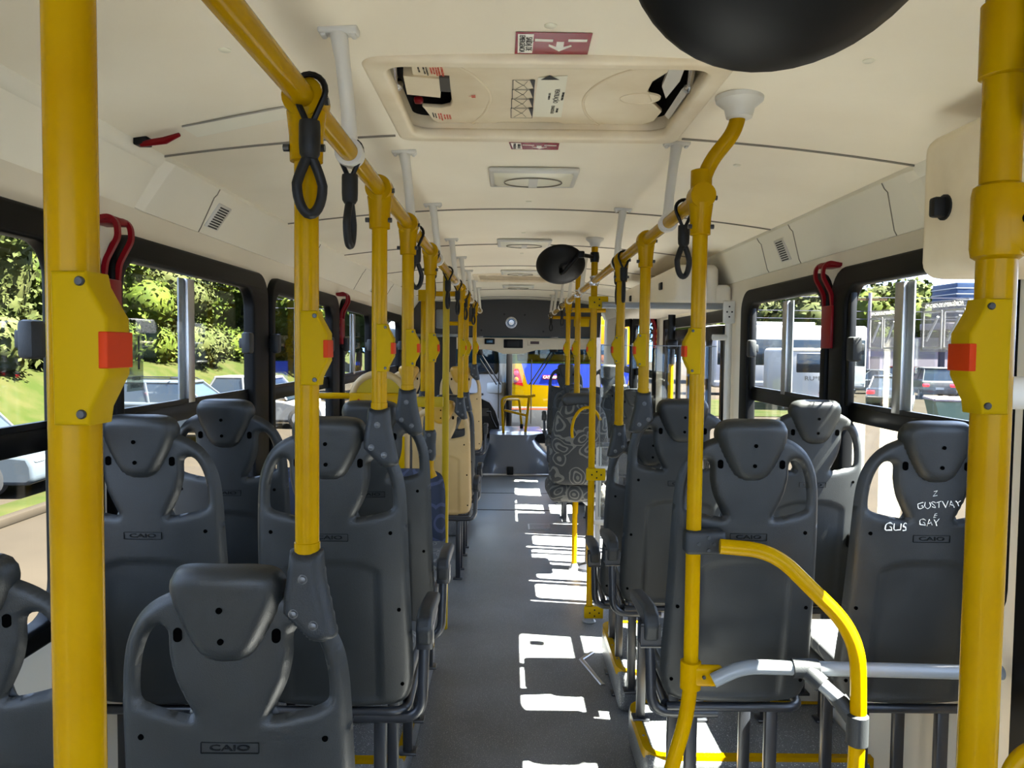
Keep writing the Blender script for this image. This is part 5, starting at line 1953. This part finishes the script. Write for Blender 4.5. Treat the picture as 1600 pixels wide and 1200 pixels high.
# ------------------------------------------------------------------ white coach and minibus (yard side)
t = thing('coach', 'long white coach with dark windows behind the silver minibus', 'coach', (at(1235, 560, 44).x, 44, GZ), 0)
part('body', MB().box(-4.4, 4.4, 0, 2.5, .45, 4.05, .18, 4), 'coach_white', t)
part('window_band', MB().box(-4.2, 4.3, -.02, .1, 1.75, 3.25, .05), 'car_glass', t)
part('stripe', MB().box(-4.35, 4.35, -.015, .05, .75, .85), 'grey_tube', t)
part('roof_unit', MB().box(-2.5, 1.5, .3, 2.1, 4.0, 4.25, .06), 'coach_white', t)
for xx in (-3.0, 3.0):
    part('wheel', MB().lathe([(.0, -.1), (.48, -.1), (.5, .1), (0, .12)], 24, Matrix.Translation((xx, .12, .5)) @ Matrix.Rotation(P2, 4, 'X')), 'tyre', t)
q = at(1270, 600, 33)
t = thing('minibus', 'silver minibus seen from behind with dark lettering on its tailgate', 'minibus', (q.x, 33, GZ), -.12)
part('body', MB().box(-1.05, 1.05, 0, 5.2, .35, 2.72, .2, 4), 'coach_white', t)
part('rear_window', MB().box(-.72, .88, -.02, .1, 1.66, 2.5, .06), 'car_glass', t)
part('roof_edge', MB().box(-.95, .95, -.03, .3, 2.60, 2.72, .04), 'hatch_beige', t)
part('bumper', MB().box(-1.05, 1.05, -.12, .2, .32, .55, .05), 'grey_tube', t)
part('tail_light', MB().box(-1.04, -.86, -.03, .1, .95, 1.35, .03), 'rubber', t)
part('tail_light', MB().box(.86, 1.04, -.03, .1, .95, 1.35, .03), 'rubber', t)
link('lettering', text_mesh('RU*ER', .26, 'black_print', .005, 1.25), t, (.10, -.012, 1.42))
part('number_plate', MB().box(.0, .5, -.13, -.1, .40, .52), 'tail_red', t)
part('door_handle', MB().box(.25, .42, -.03, .0, .78, .83), 'black', t)
for xx in (-.9, .9):
    part('wheel', MB().lathe([(.0, -.1), (.33, -.1), (.34, .1), (0, .12)], 20, Matrix.Translation((xx, .9, .34)) @ Matrix.Rotation(P2, 4, 'Y')), 'tyre', t)

# wall, sheds, tank, bin, pole with wires beyond the yard
t = thing('boundary_wall', 'pale lilac yard wall behind the parked cars', 'wall', (0, 58, GZ))
part('masonry', MB().box(18, 62, 0, .3, 0, 3.0), 'wall_pale', t)
part('roof_strip', MB().box(18, 62, -.1, 3, 3.0, 3.7), 'roof_dark', t)
struct(t)
q = at(1520, 480, 52)
t = thing('water_tank', 'blue banded tank standing over the yard wall', 'tank', (q.x, 52, GZ))
part('drum', MB().box(-2.0, 3.2, -1.5, 1.5, 4.6, 7.2, .1), 'tank_blue', t)
bb = MB()
for k in range(6):
    bb.box(-2.03, 3.23, -1.53, 1.53, 4.9 + k * .38, 4.96 + k * .38)
part('bands', bb, 'coach_white', t)
part('deck', MB().box(-2.6, 4.0, -1.8, 1.8, 4.1, 4.55, .05), 'wall_pale', t)
for xx in (-2, 3):
    part('leg', MB().box(xx - .15, xx + .15, -.15, .15, 0, 4.2), 'roof_dark', t)
part('antenna', MB().tube([(1.2, 0, 7.1), (1.2, 0, 10)], .05, 6), 'roof_dark', t)
q = at(1357, 540, 50)
t = thing('power_pole', 'thin concrete power pole with a cross arm and wires over the yard', 'pole', (q.x, 50, GZ))
part('post', MB().tube([(0, 0, 0), (0, 0, 6.4)], .11, 10), 'wall_pale', t)
part('cross_arm', MB().box(-1.1, 1.1, -.06, .06, 5.9, 6.05), 'bark', t)
for zz, sg in ((6.1, .5), (5.2, .4), (4.7, .35)):
    part('wire', MB().tube([(-40 + 4 * i, 0, zz + sg * ((i - 10) / 10) ** 2) for i in range(21)], .02, 4), 'roof_dark', t)
q = at(1500, 640, 20)
t = thing('skip_bin', 'pale green waste skip beside the pole at the picture edge', 'bin', (q.x + .85, 20.5, GZ), -.3)
part('tub', MB().prism([(-1.0, .35), (1.0, .35), (1.25, 1.35), (-1.25, 1.35)], -.7, .7, 'y'), 'green_bin', t)
part('rim', MB().tube([(-1.25, -.7, 1.35), (1.25, -.7, 1.35), (1.25, .7, 1.35), (-1.25, .7, 1.35), (-1.25, -.7, 1.35)], .04, 6), 'wall_pale', t)
part('notice', MB().box(-.1, .8, -.72, -.705, .6, 1.1), 'white_print', t)
for i, (px, py, y, h, rw) in enumerate(((1195, 560, 62, 6.6, 3.2), (1232, 560, 66, 7.4, 4), (1268, 560, 60, 7.6, 4), (1340, 560, 64, 7.2, 4.0), (1395, 560, 66, 8.6, 3.6), (1425, 560, 63, 8.2, 3.4), (1462, 560, 64, 7.4, 3.4), (1120, 560, 60, 7, 4), (1080, 560, 64, 8, 4))):
    q = at(px, py, y)
    tree(q.x, y, GZ, h, rw, ('light green tree beyond the yard, %s counted from the front of the bus' % words_[i]), n=2400, leaf='leaf_a' if i % 2 else 'leaf_c', size=.26, seed=90 + i)
o = part('grass_patch', MB().box(8, 16.5, 30, 40, GZ, GZ + .03), 'grass')
struct(o, 'dry grass strip beside the coach')

# ------------------------------------------------------------------ buses in front of the windscreen
q = at(803, 640, 15.2)
t = thing('city_bus', 'yellow and blue city bus seen from behind through the windscreen', 'bus', (q.x + .04, 15.2, GZ))
bw = 2.5
part('body', MB().box(-.15, bw - .15, 0, 9, .35, 3.25, .14, 4), 'bus_yellow', t)
part('roof_fairing', MB().box(.0, bw - .3, -.03, .3, 2.34, 3.1, .06, 3), 'bus_orange', t)
part('upper_window', MB().box(.18, bw - .4, -.06, .2, 2.48, 2.72, .06), 'car_glass', t)
part('blue_panel', MB().prism([(.10, 2.31), (.22, 1.90), (1.3, 1.84), (bw - .3, 1.88), (bw - .22, 2.31)][::-1], -.035, .02, 'y'), 'bus_blue', t)
part('lamp_cluster', MB().prism([(-.05, 2.20), (.04, 2.20), (.14, 1.86), (-.05, 1.90)][::-1], -.03, .02, 'y'), 'car_red', t)
for z, m_ in ((2.12, 'tail_red'), (1.99, 'bus_orange')):
    part('tail_light', MB().lathe([(.045, 0), (.04, .02), (0, .025)], 20, Matrix.Translation((.0, -.03, z)) @ Matrix.Rotation(P2, 4, 'X')), m_, t)
link('lettering', text_mesh('CATARINA', .07, 'white_print', .003, 1.0), t, (.70, -.045, 2.04))
part('red_label', MB().box(.52, .88, -.042, -.036, 2.0, 2.08), 'red', t)
part('lower_grille', MB().box(-.1, bw - .2, -.05, .1, .4, 1.45, .03), 'black_matt', t)
part('grille_line', MB().box(-.1, bw - .2, -.056, -.048, 1.40, 1.42), 'orange', t)
q = at(755, 640, 16.0)
t = thing('white_bus', 'white bus front with a large windscreen standing ahead of the driver side', 'bus', (q.x - .10, 16.0, GZ))
part('body', MB().box(-2.0, .55, 0, 9, .35, 3.2, .3, 6), 'coach_white', t)
part('windscreen', MB().box(-1.9, .42, -.03, .2, 2.02, 3.0, .12, 3), 'car_glass', t)
part('wiper_arm', MB().tube([(-.6, -.05, 2.0), (.2, -.05, 2.12)], .02, 6), 'black', t)
for z_ in (1.62, 1.52, 1.30):
    part('grille', MB().box(-1.6, .1, -.02, .1, z_, z_ + .045, .01), 'rubber', t)
part('headlight', MB().box(.16, .50, -.03, .1, 1.65, 1.9, .06), 'grey_tube', t)
part('number_plate', MB().box(-1.0, -.4, -.03, .0, .7, .85), 'grey_tube', t)
for i, (px, y) in enumerate(((720, 40), (860, 45), (650, 42), (950, 50))):
    q = at(px, 560, y)
    tree(q.x, y, GZ, 9, 4.2, 'tree far beyond the windscreen, %s from the tree side' % words_[i], n=1500, leaf='leaf_b', size=.3, seed=120 + i)
